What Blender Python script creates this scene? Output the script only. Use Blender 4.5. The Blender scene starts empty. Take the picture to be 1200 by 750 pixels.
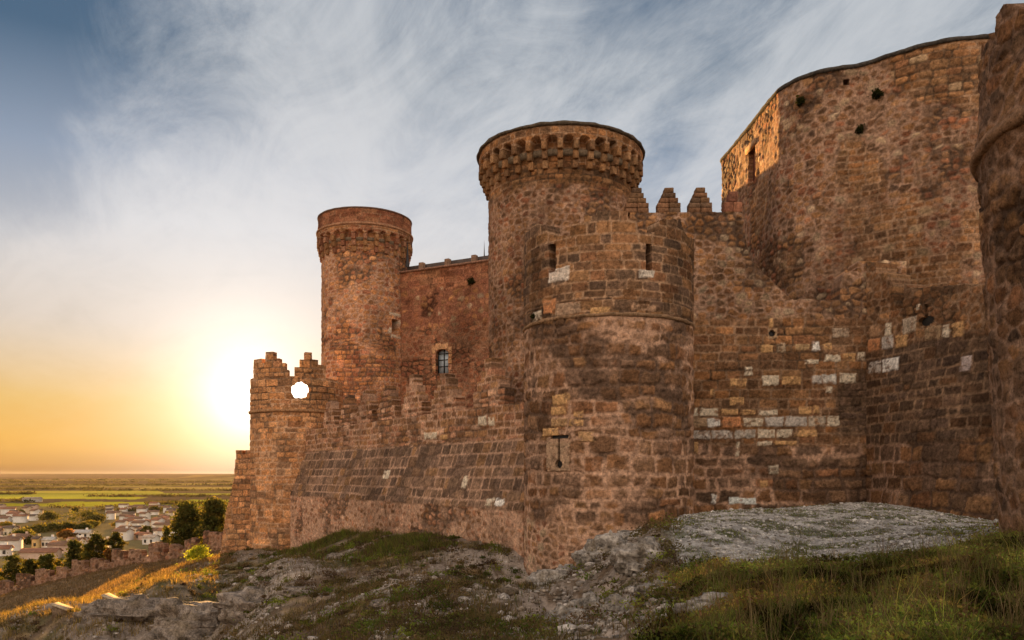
import bpy, math, random
import numpy as np
C = bpy.context.scene
COL = C.collection
FPX = 930.0                      # focal length of the photograph in its own pixels
R = math.radians
EXPO = 1.85
KX = 2.0 ** -EXPO
rnd = random.Random(7)

def P(px, py, Y):
    return np.array([(px - 600) / FPX * Y, Y, (555 - py) / FPX * Y])

# ------------------------------------------------------------------ numpy noise
def h01(i, j=0, seed=0):
    a = (np.asarray(i).astype(np.int64) * 374761393 + np.asarray(j).astype(np.int64) * 668265263 + int(seed) * 1442695041) & 0xFFFFFFFF
    a = ((a ^ (a >> 13)) * 1274126177) & 0xFFFFFFFF
    a = ((a ^ (a >> 16)) * 2246822519) & 0xFFFFFFFF
    a = a ^ (a >> 15)
    return a.astype(np.float64) / 4294967295.0

def vnoise(x, y, seed=0):
    xi = np.floor(x); yi = np.floor(y)
    fx = x - xi; fy = y - yi
    fx = fx * fx * (3 - 2 * fx); fy = fy * fy * (3 - 2 * fy)
    a = h01(xi, yi, seed); b = h01(xi + 1, yi, seed); c = h01(xi, yi + 1, seed); d = h01(xi + 1, yi + 1, seed)
    return (a * (1 - fx) + b * fx) * (1 - fy) + (c * (1 - fx) + d * fx) * fy

def fbm(x, y, seed=0, o=4, g=0.5):
    s = 0; a = 1; t = 0
    for k in range(o):
        s = s + a * vnoise(x * 2 ** k + 17.3 * k, y * 2 ** k - 9.1 * k, seed + k * 31)
        t += a; a *= g
    return s / t

def sstep(a, b, x):
    t = np.clip((x - a) / (b - a), 0, 1)
    return t * t * (3 - 2 * t)

# ------------------------------------------------------------------ masonry patterns
def ashlar(U, V, h, w, seed, jit=0.07):
    U2 = U + jit * (fbm(U * .8, V * .8, seed + 1, 3) - .5) * 2
    V2 = V + jit * (fbm(U * .6, V * .8, seed + 2, 3) - .5) * 2
    rng = np.random.RandomState(seed)
    n = int((V2.max() - V2.min()) / h * 1.6) + 6
    vb = V2.min() - h * .5 + np.concatenate([[0], np.cumsum(h * rng.uniform(.72, 1.28, n))])
    r = np.clip(np.searchsorted(vb, V2, 'right') - 1, 0, n - 1)
    u0 = U2.min() - 2 * w; L = U2.max() - u0 + 3 * w
    keys = []
    for k in range(n):
        b = rng.uniform(0, w) + np.cumsum(w * rng.uniform(.5, 1.55, int(L / w * 1.7) + 6))
        keys.append(k * 1e4 + np.concatenate([[0], b]))
    keys = np.concatenate(keys)
    val = r * 1e4 + (U2 - u0)
    ix = np.clip(np.searchsorted(keys, val, 'right'), 1, len(keys) - 1)
    a = np.minimum(val - keys[ix - 1], np.abs(keys[ix] - val))
    b = np.minimum(V2 - vb[r], vb[r + 1] - V2)
    rc = .09
    d = np.minimum(a, b)
    cor = (a < rc) & (b < rc)
    d = np.where(cor, rc - np.hypot(rc - np.minimum(a, rc), rc - np.minimum(b, rc)), d)
    return ix, np.maximum(d, 0)

def rubble(U, V, s, seed, asp=1.45):
    x = U / (s * asp) + .35 * fbm(U / s * .4, V / s * .4, seed + 5, 2); y = V / s
    xi = np.floor(x); yi = np.floor(y)
    f1 = np.full(U.shape, 9.); f2 = np.full(U.shape, 9.); idn = np.zeros(U.shape, np.int64)
    for i in (-1, 0, 1):
        for j in (-1, 0, 1):
            cx = xi + i; cy = yi + j
            px = cx + .5 + .8 * (h01(cx, cy, seed) - .5); py = cy + .5 + .75 * (h01(cx, cy, seed + 9) - .5)
            d = np.hypot(x - px, y - py)
            near = d < f1
            f2 = np.where(near, f1, np.minimum(f2, d))
            idn = np.where(near, (cx * 7919 + cy * 104729).astype(np.int64), idn)
            f1 = np.where(near, d, f1)
    return idn, (f2 - f1) * .5 * s

BROWN = np.array([(.30, .165, .085), (.23, .13, .07), (.35, .20, .10), (.19, .115, .07), (.27, .14, .075), (.38, .23, .12), (.25, .16, .10)])
RED = np.array([(.34, .15, .085), (.28, .12, .07), (.40, .20, .115), (.31, .17, .10), (.25, .11, .07)])
GREY = np.array([(.15, .105, .08), (.19, .13, .095), (.125, .09, .068), (.22, .15, .105), (.17, .12, .085)])
PALE = np.array([(.50, .40, .28), (.56, .46, .33), (.44, .34, .22), (.60, .53, .43)])
ORANGE = np.array([(.42, .22, .10), (.37, .19, .085), (.46, .26, .13), (.33, .18, .09)])
MIX = np.concatenate([BROWN, RED[:3], BROWN, PALE[2:3], GREY[:2]])
MIXP = np.concatenate([BROWN, BROWN[2:], PALE[:2], RED[:2]])
M_PINK = np.array((.52, .32, .21)); M_PALE = np.array((.55, .42, .29)); M_DARK = np.array((.13, .08, .05)); M_TAN = np.array((.42, .26, .155))

def compose(pat, U, V, pal, mort, mw, seed, depth=.03, smear=.3, rough=.03, var=.6):
    idn, d = pat
    pal = pal * np.array((.84, .755, .68))
    pal = pal * .8 + pal.mean(0)[None] * .2
    k = (h01(idn, 3, seed) * len(pal)).astype(int) % len(pal)
    c = pal[k] * ((1 - var / 2) + var * h01(idn, 5, seed))[..., None]
    m = fbm(U * 3.2, V * 4.2, seed + 40, 5, .65)
    m2 = fbm(U * 11, V * 13, seed + 41, 3, .7)
    c = c * (1 + 1.25 * (m - .5) + .8 * (m2 - .5))[..., None]
    och = sstep(.5, .7, fbm(U * 1.1, V * 1.3, seed + 42, 4))[..., None]          # iron-rich beds in the stone
    c = c * (1 - .35 * och) + c * np.array((1.12, 1.0, .80)) * .35 * och
    n6 = fbm(U * 5, V * 5, seed + 50, 4, .65)
    wide = .45 + 1.5 * fbm(U * .9, V * .9, seed + 55, 3)
    t = sstep(.2, 1., d / (mw * wide) + (n6 - .5) * 1.7)
    s = sstep(.5, .66, fbm(U * .9, V * 1.1, seed + 60, 5, .6)) * smear * .75 * (.45 + .55 * sstep(.4, .6, n6))
    tc = t * (1 - s)
    lost = sstep(.5, .62, fbm(U * .55, V * .6, seed + 65, 4))                     # joints that have lost their mortar
    mo = (mort[None] * (.55 + .8 * fbm(U * 7, V * 7, seed + 70, 4, .65)).reshape(-1, 1)).reshape(c.shape)
    mo = mo * (1 - .72 * lost * (1 - s))[..., None]
    col = mo * (1 - tc)[..., None] + c * tc[..., None]
    st = sstep(.48, .7, fbm(U * .3, V * .15, seed + 80, 5, .6))                   # weather stains on the stone
    col = col * (1 - .34 * st)[..., None]
    disp = (t - 1) * depth * (.5 + 1.2 * lost) + (h01(idn, 8, seed) - .5) * .05 * t + (fbm(U * 3.5, V * 3.5, seed + 90, 5, .6) - .5) * rough * 2.4
    return disp, col

def blend(a, b, t):
    return a[0] * (1 - t) + b[0] * t, a[1] * (1 - t)[..., None] + b[1] * t[..., None]

# ------------------------------------------------------------------ objects and materials
def nodes_of(name):
    m = bpy.data.materials.new(name); m.use_nodes = True
    nt = m.node_tree; nt.nodes.clear()
    out = nt.nodes.new('ShaderNodeOutputMaterial')
    return m, nt, out

def N(nt, typ, **kw):
    n = nt.nodes.new(typ)
    for k, v in kw.items():
        if k.startswith('i_'):
            n.inputs[k[2:].replace('_', ' ')].default_value = v
        elif k.startswith('n_'):
            n.inputs[int(k[2:])].default_value = v
        else:
            setattr(n, k, v)
    return n

def attr_material(name, fine=22., amount=.55, bump=.012, rough=.92, mid=5., spec=.1, diffuse=False):
    m, nt, out = nodes_of(name)
    L = nt.links.new
    at = N(nt, 'ShaderNodeAttribute', attribute_name='Col')
    tc = N(nt, 'ShaderNodeTexCoord')
    n1 = N(nt, 'ShaderNodeTexNoise', i_Scale=fine, i_Detail=6., i_Roughness=.65)
    n2 = N(nt, 'ShaderNodeTexNoise', i_Scale=mid, i_Detail=5., i_Roughness=.6)
    L(tc.outputs['Object'], n1.inputs['Vector']); L(tc.outputs['Object'], n2.inputs['Vector'])
    mx = N(nt, 'ShaderNodeMath', operation='ADD'); L(n1.outputs['Fac'], mx.inputs[0]); L(n2.outputs['Fac'], mx.inputs[1])
    mr = N(nt, 'ShaderNodeMapRange', n_1=.74, n_2=1.26, n_3=1 - amount, n_4=1 + amount); L(mx.outputs[0], mr.inputs[0])
    mul = N(nt, 'ShaderNodeVectorMath', operation='SCALE'); L(at.outputs['Color'], mul.inputs[0]); L(mr.outputs[0], mul.inputs['Scale'])
    if diffuse: bs = N(nt, 'ShaderNodeBsdfDiffuse')
    else:
        bs = N(nt, 'ShaderNodeBsdfPrincipled', i_Roughness=rough); bs.inputs['Specular IOR Level'].default_value = spec
    L(mul.outputs[0], bs.inputs[0])
    bp = N(nt, 'ShaderNodeBump', i_Strength=1., i_Distance=bump); L(mx.outputs[0], bp.inputs['Height']); L(bp.outputs[0], bs.inputs['Normal'])
    L(bs.outputs[0], out.inputs[0])
    return m

def plain_material(name, col, rough=.8, var=.35, scale=6., metal=0., bump=.004):
    m, nt, out = nodes_of(name)
    L = nt.links.new
    tc = N(nt, 'ShaderNodeTexCoord'); n1 = N(nt, 'ShaderNodeTexNoise', i_Scale=scale, i_Detail=5.)
    L(tc.outputs['Object'], n1.inputs['Vector'])
    mr = N(nt, 'ShaderNodeMapRange', n_1=.25, n_2=.75, n_3=1 - var, n_4=1 + var); L(n1.outputs['Fac'], mr.inputs[0])
    mul = N(nt, 'ShaderNodeVectorMath', operation='SCALE'); mul.inputs[0].default_value = col; L(mr.outputs[0], mul.inputs['Scale'])
    bs = N(nt, 'ShaderNodeBsdfPrincipled', i_Roughness=rough, i_Metallic=metal); L(mul.outputs[0], bs.inputs['Base Color'])
    bp = N(nt, 'ShaderNodeBump', i_Strength=.6, i_Distance=bump); L(n1.outputs['Fac'], bp.inputs['Height']); L(bp.outputs[0], bs.inputs['Normal'])
    L(bs.outputs[0], out.inputs[0])
    return m

def leaf_material(name, trans=.45):
    m, nt, out = nodes_of(name)
    L = nt.links.new
    at = N(nt, 'ShaderNodeAttribute', attribute_name='Col')
    d = N(nt, 'ShaderNodeBsdfDiffuse'); t = N(nt, 'ShaderNodeBsdfTranslucent')
    g = N(nt, 'ShaderNodeVectorMath', operation='MULTIPLY'); g.inputs[1].default_value = (1.5, 1.35, .7)
    L(at.outputs['Color'], d.inputs['Color']); L(at.outputs['Color'], g.inputs[0]); L(g.outputs[0], t.inputs['Color'])
    mx = N(nt, 'ShaderNodeMixShader', n_0=trans); L(d.outputs[0], mx.inputs[1]); L(t.outputs[0], mx.inputs[2]); L(mx.outputs[0], out.inputs[0])
    return m

STONE = attr_material('weathered_stone', fine=34., amount=.62, bump=.022, mid=9.)
EARTH = attr_material('earth', fine=14., amount=.5, bump=.03, mid=2.2, diffuse=True)
ROCK = attr_material('limestone', fine=14., amount=.6, bump=.05, mid=3.5)
LEAF = leaf_material('foliage', .58); GRASS = leaf_material('grass_blades', .5)
BARK = plain_material('bark', (.09, .06, .04), .95, .4, 8.)
WOOD = plain_material('red_wood', (.22, .07, .035), .7, .4, 9.)
IRON = plain_material('dark_iron', (.025, .024, .025), .6, .3, 9., .3)
ROOFM = attr_material('roof_tiles', fine=3., amount=.35, bump=.03, mid=.9)
WALLM = attr_material('render_coat', fine=2., amount=.14, bump=.004, mid=.6)
GLASSM = plain_material('old_glass', (.42, .50, .55), .12, .15, 3., 0., .002)
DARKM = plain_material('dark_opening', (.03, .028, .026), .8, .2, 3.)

def link(o):
    COL.objects.link(o); return o

def thing(name, label, cat, loc, group=None):
    o = bpy.data.objects.new(name, None); link(o)
    o.location = [float(v) for v in loc]; o.empty_display_size = .3
    o['label'] = label; o['category'] = cat
    if group: o['group'] = group
    return o

def tag(o, label=None, cat=None, group=None, kind=None):
    if label: o['label'] = label
    if cat: o['category'] = cat
    if group: o['group'] = group
    if kind: o['kind'] = kind
    return o

def world_loc(o):
    v = np.array(o.location[:]);
    while o.parent:
        o = o.parent; v = v + np.array(o.location[:])
    return v

def mesh_obj(name, V, F, mat, parent=None, col=None, smooth=True, loc=None):
    """V (n,3) world coordinates; F list/array of faces (all quads array, or list); one object."""
    V = np.asarray(V, float)
    base = world_loc(parent) if parent is not None else (np.asarray(loc, float) if loc is not None else np.zeros(3))
    V = V - base
    me = bpy.data.meshes.new(name)
    if isinstance(F, np.ndarray):
        k = F.shape[1]; nf = len(F); flat = F.reshape(-1).astype(np.int32)
        starts = np.arange(0, nf * k, k, dtype=np.int32)
    else:
        nf = len(F); lens = np.array([len(f) for f in F], np.int32)
        flat = np.concatenate([np.asarray(f, np.int32) for f in F]); starts = np.concatenate([[0], np.cumsum(lens)[:-1]]).astype(np.int32)
    me.vertices.add(len(V)); me.vertices.foreach_set('co', V.astype(np.float32).reshape(-1))
    me.loops.add(len(flat)); me.loops.foreach_set('vertex_index', flat)
    me.polygons.add(nf); me.polygons.foreach_set('loop_start', starts)
    me.update(calc_edges=True); me.validate()
    if smooth: me.polygons.foreach_set('use_smooth', np.ones(len(me.polygons), bool))
    if col is not None:
        a = me.attributes.new('Col', 'FLOAT_COLOR', 'POINT')
        c = np.ones((len(V), 4), np.float32); c[:, :3] = np.clip(col, 0, 1)
        a.data.foreach_set('color', c.reshape(-1))
    me.materials.append(mat)
    o = bpy.data.objects.new(name, me); link(o)
    if parent is not None: o.parent = parent
    elif loc is not None: o.location = [float(v) for v in loc]
    return o

# ------------------------------------------------------------------ walls as dense relief sheets
class Path:
    def __init__(s, pts, nrm=None, closed_r=None):
        s.p = np.asarray(pts, float)
        d = np.hypot(*np.diff(s.p, axis=0).T); s.u = np.concatenate([[0], np.cumsum(d)])
        t = np.gradient(s.p, axis=0); t /= np.maximum(np.hypot(t[:, 0], t[:, 1]), 1e-9)[:, None]
        s.n = np.stack([t[:, 1], -t[:, 0]], 1) if nrm is None else np.asarray(nrm, float)
        s.px = s.p[:, 0] / np.maximum(s.p[:, 1], .1) * FPX + 600
        s.L = s.u[-1]
    def at(s, U):
        X = np.interp(U, s.u, s.p[:, 0]); Y = np.interp(U, s.u, s.p[:, 1])
        a = np.interp(U, s.u, s.n[:, 0]); b = np.interp(U, s.u, s.n[:, 1]); l = np.hypot(a, b)
        return np.stack([X, Y], -1), np.stack([a / l, b / l], -1)
    def U(s, px):
        """arc length where the side seen from the camera crosses image column px"""
        best = None
        for i in range(len(s.u) - 1):
            a, b = s.px[i], s.px[i + 1]
            if (a - px) * (b - px) <= 0 and a != b:
                t = (px - a) / (b - a); u = s.u[i] + t * (s.u[i + 1] - s.u[i]); y = s.p[i, 1] + t * (s.p[i + 1, 1] - s.p[i, 1])
                if best is None or y < best[1]: best = (u, y)
        if best is None:
            i = int(np.argmin(np.abs(s.px - px))); best = (s.u[i], s.p[i, 1])
        return best
    def UV(s, px, py):
        u, y = s.U(px); return u, (555 - py) / FPX * y
    def rect(s, x0, y0, x1, y1):
        ua, va = s.UV(x0, y0); ub, vb = s.UV(x1, y1)
        return min(ua, ub), max(ua, ub), min(va, vb), max(va, vb)

def line_path(a, b, n=400):
    t = np.linspace(0, 1, n)[:, None]
    p = np.asarray(a)[None] * (1 - t) + np.asarray(b)[None] * t
    pa = Path(p)
    mid = p[n // 2]
    if (pa.n[n // 2] * mid).sum() > 0: pa.n = -pa.n
    return pa

def circle_path(c, r, span=math.pi, n=720):
    c = np.asarray(c, float); d = -c / np.hypot(*c); a0 = math.atan2(d[1], d[0])
    th = np.linspace(-span, span, n) + a0
    nr = np.stack([np.cos(th), np.sin(th)], 1)
    return Path(c[None] + r * nr, nr)

def poly_path(pts, n=600, smooth=0):
    p = np.asarray(pts, float); d = np.concatenate([[0], np.cumsum(np.hypot(*np.diff(p, axis=0).T))])
    u = np.linspace(0, d[-1], n); q = np.stack([np.interp(u, d, p[:, 0]), np.interp(u, d, p[:, 1])], 1)
    for _ in range(smooth):
        q[1:-1] = q[1:-1] * .5 + (q[:-2] + q[2:]) * .25
    pa = Path(q)
    if (pa.n * q).sum() > 0: pa.n = -pa.n
    return pa

def no_off(U, V): return np.zeros_like(V)

def sheet(name, path, U, V, mas, parent, keep=None, off=no_off, thick=.6, back=True, mat=None, ring=None):
    """Grid U x V along the path with masonry relief; faces where keep(U,V) is false are left out and the rim is turned inward by thick."""
    U = np.asarray(U); V = np.asarray(V); nu, nv = len(U), len(V)
    UU, VV = np.meshgrid(U, V, indexing='ij')
    U0, V0 = UU, VV
    if ring:                                   # (u, v, radius function, snap distance): pull vertices near a round opening on to its edge
        ru, rv, rf, sn = ring
        q_ = np.hypot(UU - ru, VV - rv); an_ = np.arctan2(VV - rv, UU - ru); tgt = rf(an_)
        near_ = np.abs(q_ - tgt) < sn
        UU = np.where(near_, ru + tgt * np.cos(an_), UU); VV = np.where(near_, rv + tgt * np.sin(an_), VV)
    disp, col = mas(UU, VV)
    xy, nn = path.at(U)
    o = off(UU, VV)
    D = disp + o
    pos = np.zeros((nu, nv, 3))
    xf, nf_ = path.at(UU.reshape(-1)); xf = xf.reshape(nu, nv, 2); nf_ = nf_.reshape(nu, nv, 2)
    pos[..., :2] = xf + nf_ * D[..., None]; pos[..., 2] = VV
    idx = np.arange(nu * nv).reshape(nu, nv)
    F = np.stack([idx[:-1, :-1], idx[1:, :-1], idx[1:, 1:], idx[:-1, 1:]], -1)
    # orientation
    a, b, c, d = pos[0, 0], pos[1, 0], pos[1, 1], pos[0, 1]
    nrm = np.cross(b - a, d - a)
    flip = nrm[0] * nn[0, 0] + nrm[1] * nn[0, 1] < 0
    if flip: F = F[..., ::-1]
    if keep is not None:
        uc = (UU[:-1, :-1] + UU[1:, 1:]) / 2; vc = (VV[:-1, :-1] + VV[1:, 1:]) / 2
        F = F[keep(uc, vc)]
    F = F.reshape(-1, 4)
    verts = pos.reshape(-1, 3); cols = col.reshape(-1, 3)
    if thick:
        inn = np.zeros((nu, nv, 3)); 
        inn[..., :2] = xf + nf_ * (np.minimum(o, 0) - thick)[..., None]; inn[..., 2] = VV
        n0 = len(verts)
        verts = np.concatenate([verts, inn.reshape(-1, 3)] * 2); cols = np.concatenate([cols] * 4)     # the rim has corners of its own, so edges stay crisp
        E = np.concatenate([F[:, [0, 1]], F[:, [1, 2]], F[:, [2, 3]], F[:, [3, 0]]])
        key = np.minimum(E[:, 0], E[:, 1]).astype(np.int64) * (nu * nv) + np.maximum(E[:, 0], E[:, 1])
        _, inv, cnt = np.unique(key, return_inverse=True, return_counts=True)
        B = E[cnt[inv] == 1]
        rim = np.stack([B[:, 1], B[:, 0], B[:, 0] + n0, B[:, 1] + n0], -1) + 2 * n0
        parts = [F, rim]
        if back: parts.append(F[:, ::-1] + n0)
        F = np.concatenate(parts)
    used = np.zeros(len(verts), bool); used[F.reshape(-1)] = True
    remap = np.cumsum(used) - 1
    return mesh_obj(name, verts[used], remap[F], mat or STONE, parent, cols[used])

def arr(a, b, res):
    return np.linspace(a, b, max(2, int(abs(b - a) / res) + 1))

def vis_U(path, res, coarse=.5, span=.56):
    """fine spacing on the side turned to the camera, coarse behind"""
    m = path.L / 2; h = path.L * span / 2
    return np.unique(np.concatenate([arr(0, m - h, coarse), arr(m - h, m + h, res), arr(m + h, path.L, coarse)]).round(4))

def in_rects(U, V, rects):
    k = np.zeros(U.shape, bool)
    for (a, b, c, d) in rects: k |= (U > a) & (U < b) & (V > c) & (V < d)
    return k

def with_blocks(mas, blocks, seed=1):
    """named pale or coloured replacement stones: (u0,u1,v0,v1,colour)"""
    def f(U, V):
        disp, col = mas(U, V)
        uu = U + .07 * (fbm(U * 4, V * 4, seed + 3, 4, .6) - .5) * 2; vv = V + .06 * (fbm(U * 4, V * 4, seed + 4, 4, .6) - .5) * 2
        for i, (a, b, c, d, k) in enumerate(blocks):
            e = np.minimum(np.minimum(uu - a, b - uu), np.minimum(vv - c, d - vv))
            t = sstep(.0, .035, e)
            wear = sstep(.36, .52, fbm(U * 4 + i * 3, V * 6, seed + i, 5, .65) + .06)
            mo = (.72 + .56 * fbm(U * 6 + i, V * 6, seed + i + 20, 3))
            kc = np.array(k)[None, None] * (1.12 * mo * (.6 + .8 * fbm(U * 14, V * 14, seed + i + 60, 3, .7)))[..., None]
            tt = t * (.15 + .85 * wear)
            col = col * (1 - tt)[..., None] + kc * tt[..., None]
            disp = disp * (1 - t) + (.018 + .04 * (mo - 1)) * t - .02 * sstep(-.05, 0, e) * (1 - t)
        return disp, col
    return f

# rounded, slightly uneven blocks gathered into one mesh
def _block_template():
    g = np.array([-1, -.8, .8, 1.]); V = []; ix = {}
    for i in range(4):
        for j in range(4):
            for k in range(4):
                if i in (0, 3) or j in (0, 3) or k in (0, 3):
                    v = np.array([g[i], g[j], g[k]])
                    n = (np.abs(v) > .9).sum()
                    if n == 2: v = np.where(np.abs(v) > .9, v * .955, v)
                    if n == 3: v = v * .92
                    ix[i, j, k] = len(V); V.append(v)
    F = []
    for a in range(3):
        for b in range(3):
            for s in (0, 3):
                for ax in range(3):
                    def q(x, y):
                        t = [0, 0, 0]; t[ax] = s; t[(ax + 1) % 3] = x; t[(ax + 2) % 3] = y; return ix[tuple(t)]
                    f = [q(a, b), q(a + 1, b), q(a + 1, b + 1), q(a, b + 1)]
                    F.append(f if s == 3 else f[::-1])
    return np.array(V), np.array(F)
BT_V, BT_F = _block_template()

def blocks_mesh(name, blks, parent, mat=None, seed=0, jitter=.02):
    """blks: (centre, half sizes, (ux,uy) direction of the first axis in plan, colour)"""
    rng = np.random.RandomState(seed); VV = []; FF = []; CC = []; n = 0
    for (c, h, d, k) in blks:
        v = BT_V * np.array(h)[None] + rng.uniform(-1, 1, BT_V.shape) * jitter * min(h)
        d = np.array(d) / np.hypot(*d)
        w = np.stack([v[:, 0] * d[0] - v[:, 1] * d[1], v[:, 0] * d[1] + v[:, 1] * d[0], v[:, 2]], 1) + np.array(c)[None]
        VV.append(w); FF.append(BT_F + n); n += len(v)
        CC.append(np.array(k)[None] * rng.uniform(.85, 1.15, (len(v), 1)))
    return mesh_obj(name, np.concatenate(VV), np.concatenate(FF), mat or STONE, parent, np.concatenate(CC))

def sweep(name, path, U, sec, parent, col, mat=None, closed_sec=True, wob=.012, seed=0):
    """a moulding: section points (out, z) carried along the path"""
    xy, nn = path.at(np.asarray(U)); nu, ns = len(U), len(sec); sec = np.array(sec)
    pos = np.zeros((nu, ns, 3))
    w = (fbm(np.asarray(U)[:, None] * 2.5, np.arange(ns)[None] * .7 + 0 * np.asarray(U)[:, None], seed, 3) - .5) * 2 * wob
    pos[..., 0] = xy[:, None, 0] + nn[:, None, 0] * (sec[None, :, 0] + w); pos[..., 1] = xy[:, None, 1] + nn[:, None, 1] * (sec[None, :, 0] + w)
    pos[..., 2] = sec[None, :, 1] + w
    idx = np.arange(nu * ns).reshape(nu, ns)
    nx = np.roll(idx, -1, 1)
    F = np.stack([idx[:-1], idx[1:], nx[1:], nx[:-1]], -1).reshape(-1, 4)
    a = pos[0, 0]; fn = np.cross(pos[1, 0] - a, pos[0, 1] - a)
    if len(F): pass
    cc = np.array(col)[None, None] * (.7 + .6 * fbm(np.asarray(U)[:, None] * 3 + 0 * w, np.arange(ns)[None] + 0 * w, seed + 4, 3))[..., None]
    return mesh_obj(name, pos.reshape(-1, 3), F, mat or STONE, parent, cc.reshape(-1, 3))

def disc(name, c, r, z, parent, col, n=48):
    th = np.linspace(0, 2 * math.pi, n, endpoint=False)
    V = np.stack([c[0] + r * np.cos(th), c[1] + r * np.sin(th), np.full(n, z)], 1)
    V2 = V - np.array([0, 0, .25])
    VV = np.concatenate([V, V2]); F = [list(range(n)), list(range(n, 2 * n))[::-1]] + [[i, i + n, (i + 1) % n + n, (i + 1) % n] for i in range(n)]
    return mesh_obj(name, VV, F, STONE, parent, np.tile(np.array(col), (2 * n, 1)), smooth=False)

def boxes_mesh(name, bx, mat, parent=None, col=None, loc=None, smooth=False):
    """bx: (centre, half, yaw)"""
    VV = []; FF = []; n = 0; CC = []
    base = np.array([(x, y, z) for x in (-1, 1) for y in (-1, 1) for z in (-1, 1)], float)
    fs = np.array([(0, 1, 3, 2), (4, 6, 7, 5), (0, 4, 5, 1), (2, 3, 7, 6), (0, 2, 6, 4), (1, 5, 7, 3)])
    for b in bx:
        c, h, yaw = b[:3]
        v = base * np.array(h); cs, sn = math.cos(yaw), math.sin(yaw)
        v = np.stack([v[:, 0] * cs - v[:, 1] * sn, v[:, 0] * sn + v[:, 1] * cs, v[:, 2]], 1) + np.array(c)
        VV.append(v); FF.append(fs + n); n += 8
        if col is not None: CC.append(np.tile(np.array(b[3] if len(b) > 3 else col), (8, 1)))
    return mesh_obj(name, np.concatenate(VV), np.concatenate(FF), mat, parent, np.concatenate(CC) if col is not None else None, smooth=smooth, loc=loc)

# =================================================================== THE CASTLE
def refine(A, a, b, res):
    return np.unique(np.concatenate([A, arr(a, b, res)]).round(4))

def stepped(u0, u1, z0, steps):
    """keep-function of a stepped merlon: (half-width fraction, top above z0), widest first"""
    uc, hw = (u0 + u1) / 2, (u1 - u0) / 2
    def k(U, V):
        m = np.zeros(U.shape, bool)
        for f, t in steps:
            j = .03 * (fbm(U * 2 + 5, V * 3, 12, 3) - .5)
            m |= (np.abs(U - uc) < hw * f + j) & (V < z0 + t + .04 * (fbm(U * 3, V * 0 + t, 13, 3) - .5))
        return m
    return k

def merlon(path, px0, px1, z0, ztop, mas, parent, fr, thick=.6, res=.05):
    ua, _ = path.U(px0); ub, _ = path.U(px1); u0, u1 = min(ua, ub), max(ua, ub)
    h = ztop - z0
    st = [(f, t * h) for f, t in fr]
    return sheet('merlon', path, arr(u0, u1, res), arr(z0 + .004, ztop + .02, res), mas, parent, stepped(u0, u1, z0, st), thick=thick)

STEP5 = [(1., .3), (.82, .5), (.62, .7), (.42, .86), (.22, 1.)]

def crown(root, c, r, z0, zs, ztop, nA, over, mas, pale, res=.028, cop=True):
    path = circle_path(c, r)
    pitch = 2 * math.pi * (r + over) / nA; hw = pitch * .33
    def off(U, V):
        x = (((U / path.L * nA) % 1) - .5) * pitch
        nz = zs + np.sqrt(np.maximum(hw * hw - x * x, 0))
        niche = (np.abs(x) < hw) & (V < nz)
        return np.where((V > zs) & ~niche, over, .0)
    U = vis_U(path, res, .18, .6)
    sheet('machicolated_parapet', path, U, arr(z0 + .2, ztop, res), mas, root, off=off, thick=.5, back=False)
    a0 = math.atan2(-c[1], -c[0])
    tier = (zs + .03 - z0) / 3
    for k in range(nA):
        th = a0 - math.pi + (k) / nA * 2 * math.pi
        if abs(((th - a0 + math.pi) % (2 * math.pi)) - math.pi) > 2.1: continue
        d = np.array([math.cos(th), math.sin(th)]); bl = []
        for t in range(3):
            dep = over * (t + 1) / 3 + .02
            rc = r + dep / 2 - .08
            kcol = np.array(pale[(k * 3 + t) % len(pale)]) * (.6 + .25 * rnd.random())
            bl.append(((c[0] + d[0] * rc, c[1] + d[1] * rc, z0 + tier * (t + .5)), (dep / 2 + .08, (pitch - 2 * hw) / 2 * .96, tier / 2 * .99), d, kcol))
        blocks_mesh('corbel', bl, root, seed=k, jitter=.05)
    if cop:
        sweep('coping', path, vis_U(path, .12, .3), [(over - .42, ztop - .004), (over + .09, ztop - .004), (over + .12, ztop + .06), (over + .07, ztop + .13), (over - .42, ztop + .13)], root, (.11, .085, .06), wob=.035)
    disc('roof_deck', c, r + over - .3, ztop - .9, root, (.2, .15, .1))

def shaft_mix(seed, s, pal, mort, mw=.05, smear=.3, depth=.03):
    def f(U, V):
        a = compose(rubble(U, V, s, seed), U, V, pal, mort, mw, seed, depth, smear)
        b = compose(ashlar(U, V, s * .8, s * 1.3, seed + 3, .12), U, V, pal, mort, mw, seed + 3, depth, smear)
        return blend(a, b, sstep(.46, .54, fbm(U * .22, V * .35, seed + 7, 3)))
    return f

# ---- front tower of the outer wall
cF = (3.62, 30.0); rF = 3.17
pF = circle_path(cF, rF)
tF = thing('round_tower', 'ruined round bailey tower with cross arrow slit, standing in the middle foreground', 'tower', (cF[0], cF[1], -4), 'castle towers')
def masF(U, V):
    up = compose(ashlar(U, V, .33, .6, 11, .06), U, V, np.concatenate([BROWN, GREY]), M_TAN, .03, 11, .022, .12)
    big = compose(ashlar(U, V, .48, .66, 12, .24), U, V, np.concatenate([BROWN, BROWN[[1, 3, 6]], GREY[:2] * 1.2]), M_PINK, .10, 12, .035, .8, .04)
    low = compose(rubble(U, V, .27, 13), U, V, np.concatenate([MIXP, PALE[:2]]), M_PINK, .05, 13, .04, .45)
    a = blend(big, up, sstep(5.36, 5.42, V))
    return blend(low, a, sstep(-1.9, -1.6, V + .8 * (fbm(U * .5, V * .5, 3, 3) - .5)))
def rb(path, lst):
    out = []
    for (x0, y0, x1, y1, k) in lst:
        a, b, c, d = path.rect(x0, y0, x1, y1); out.append((a, b, c, d, k))
    return out
OCH = (.46, .27, .12); CRM = (.55, .46, .34); WHT = (.66, .62, .56); ORG = (.45, .20, .09); GRYW = (.42, .37, .32)
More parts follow.
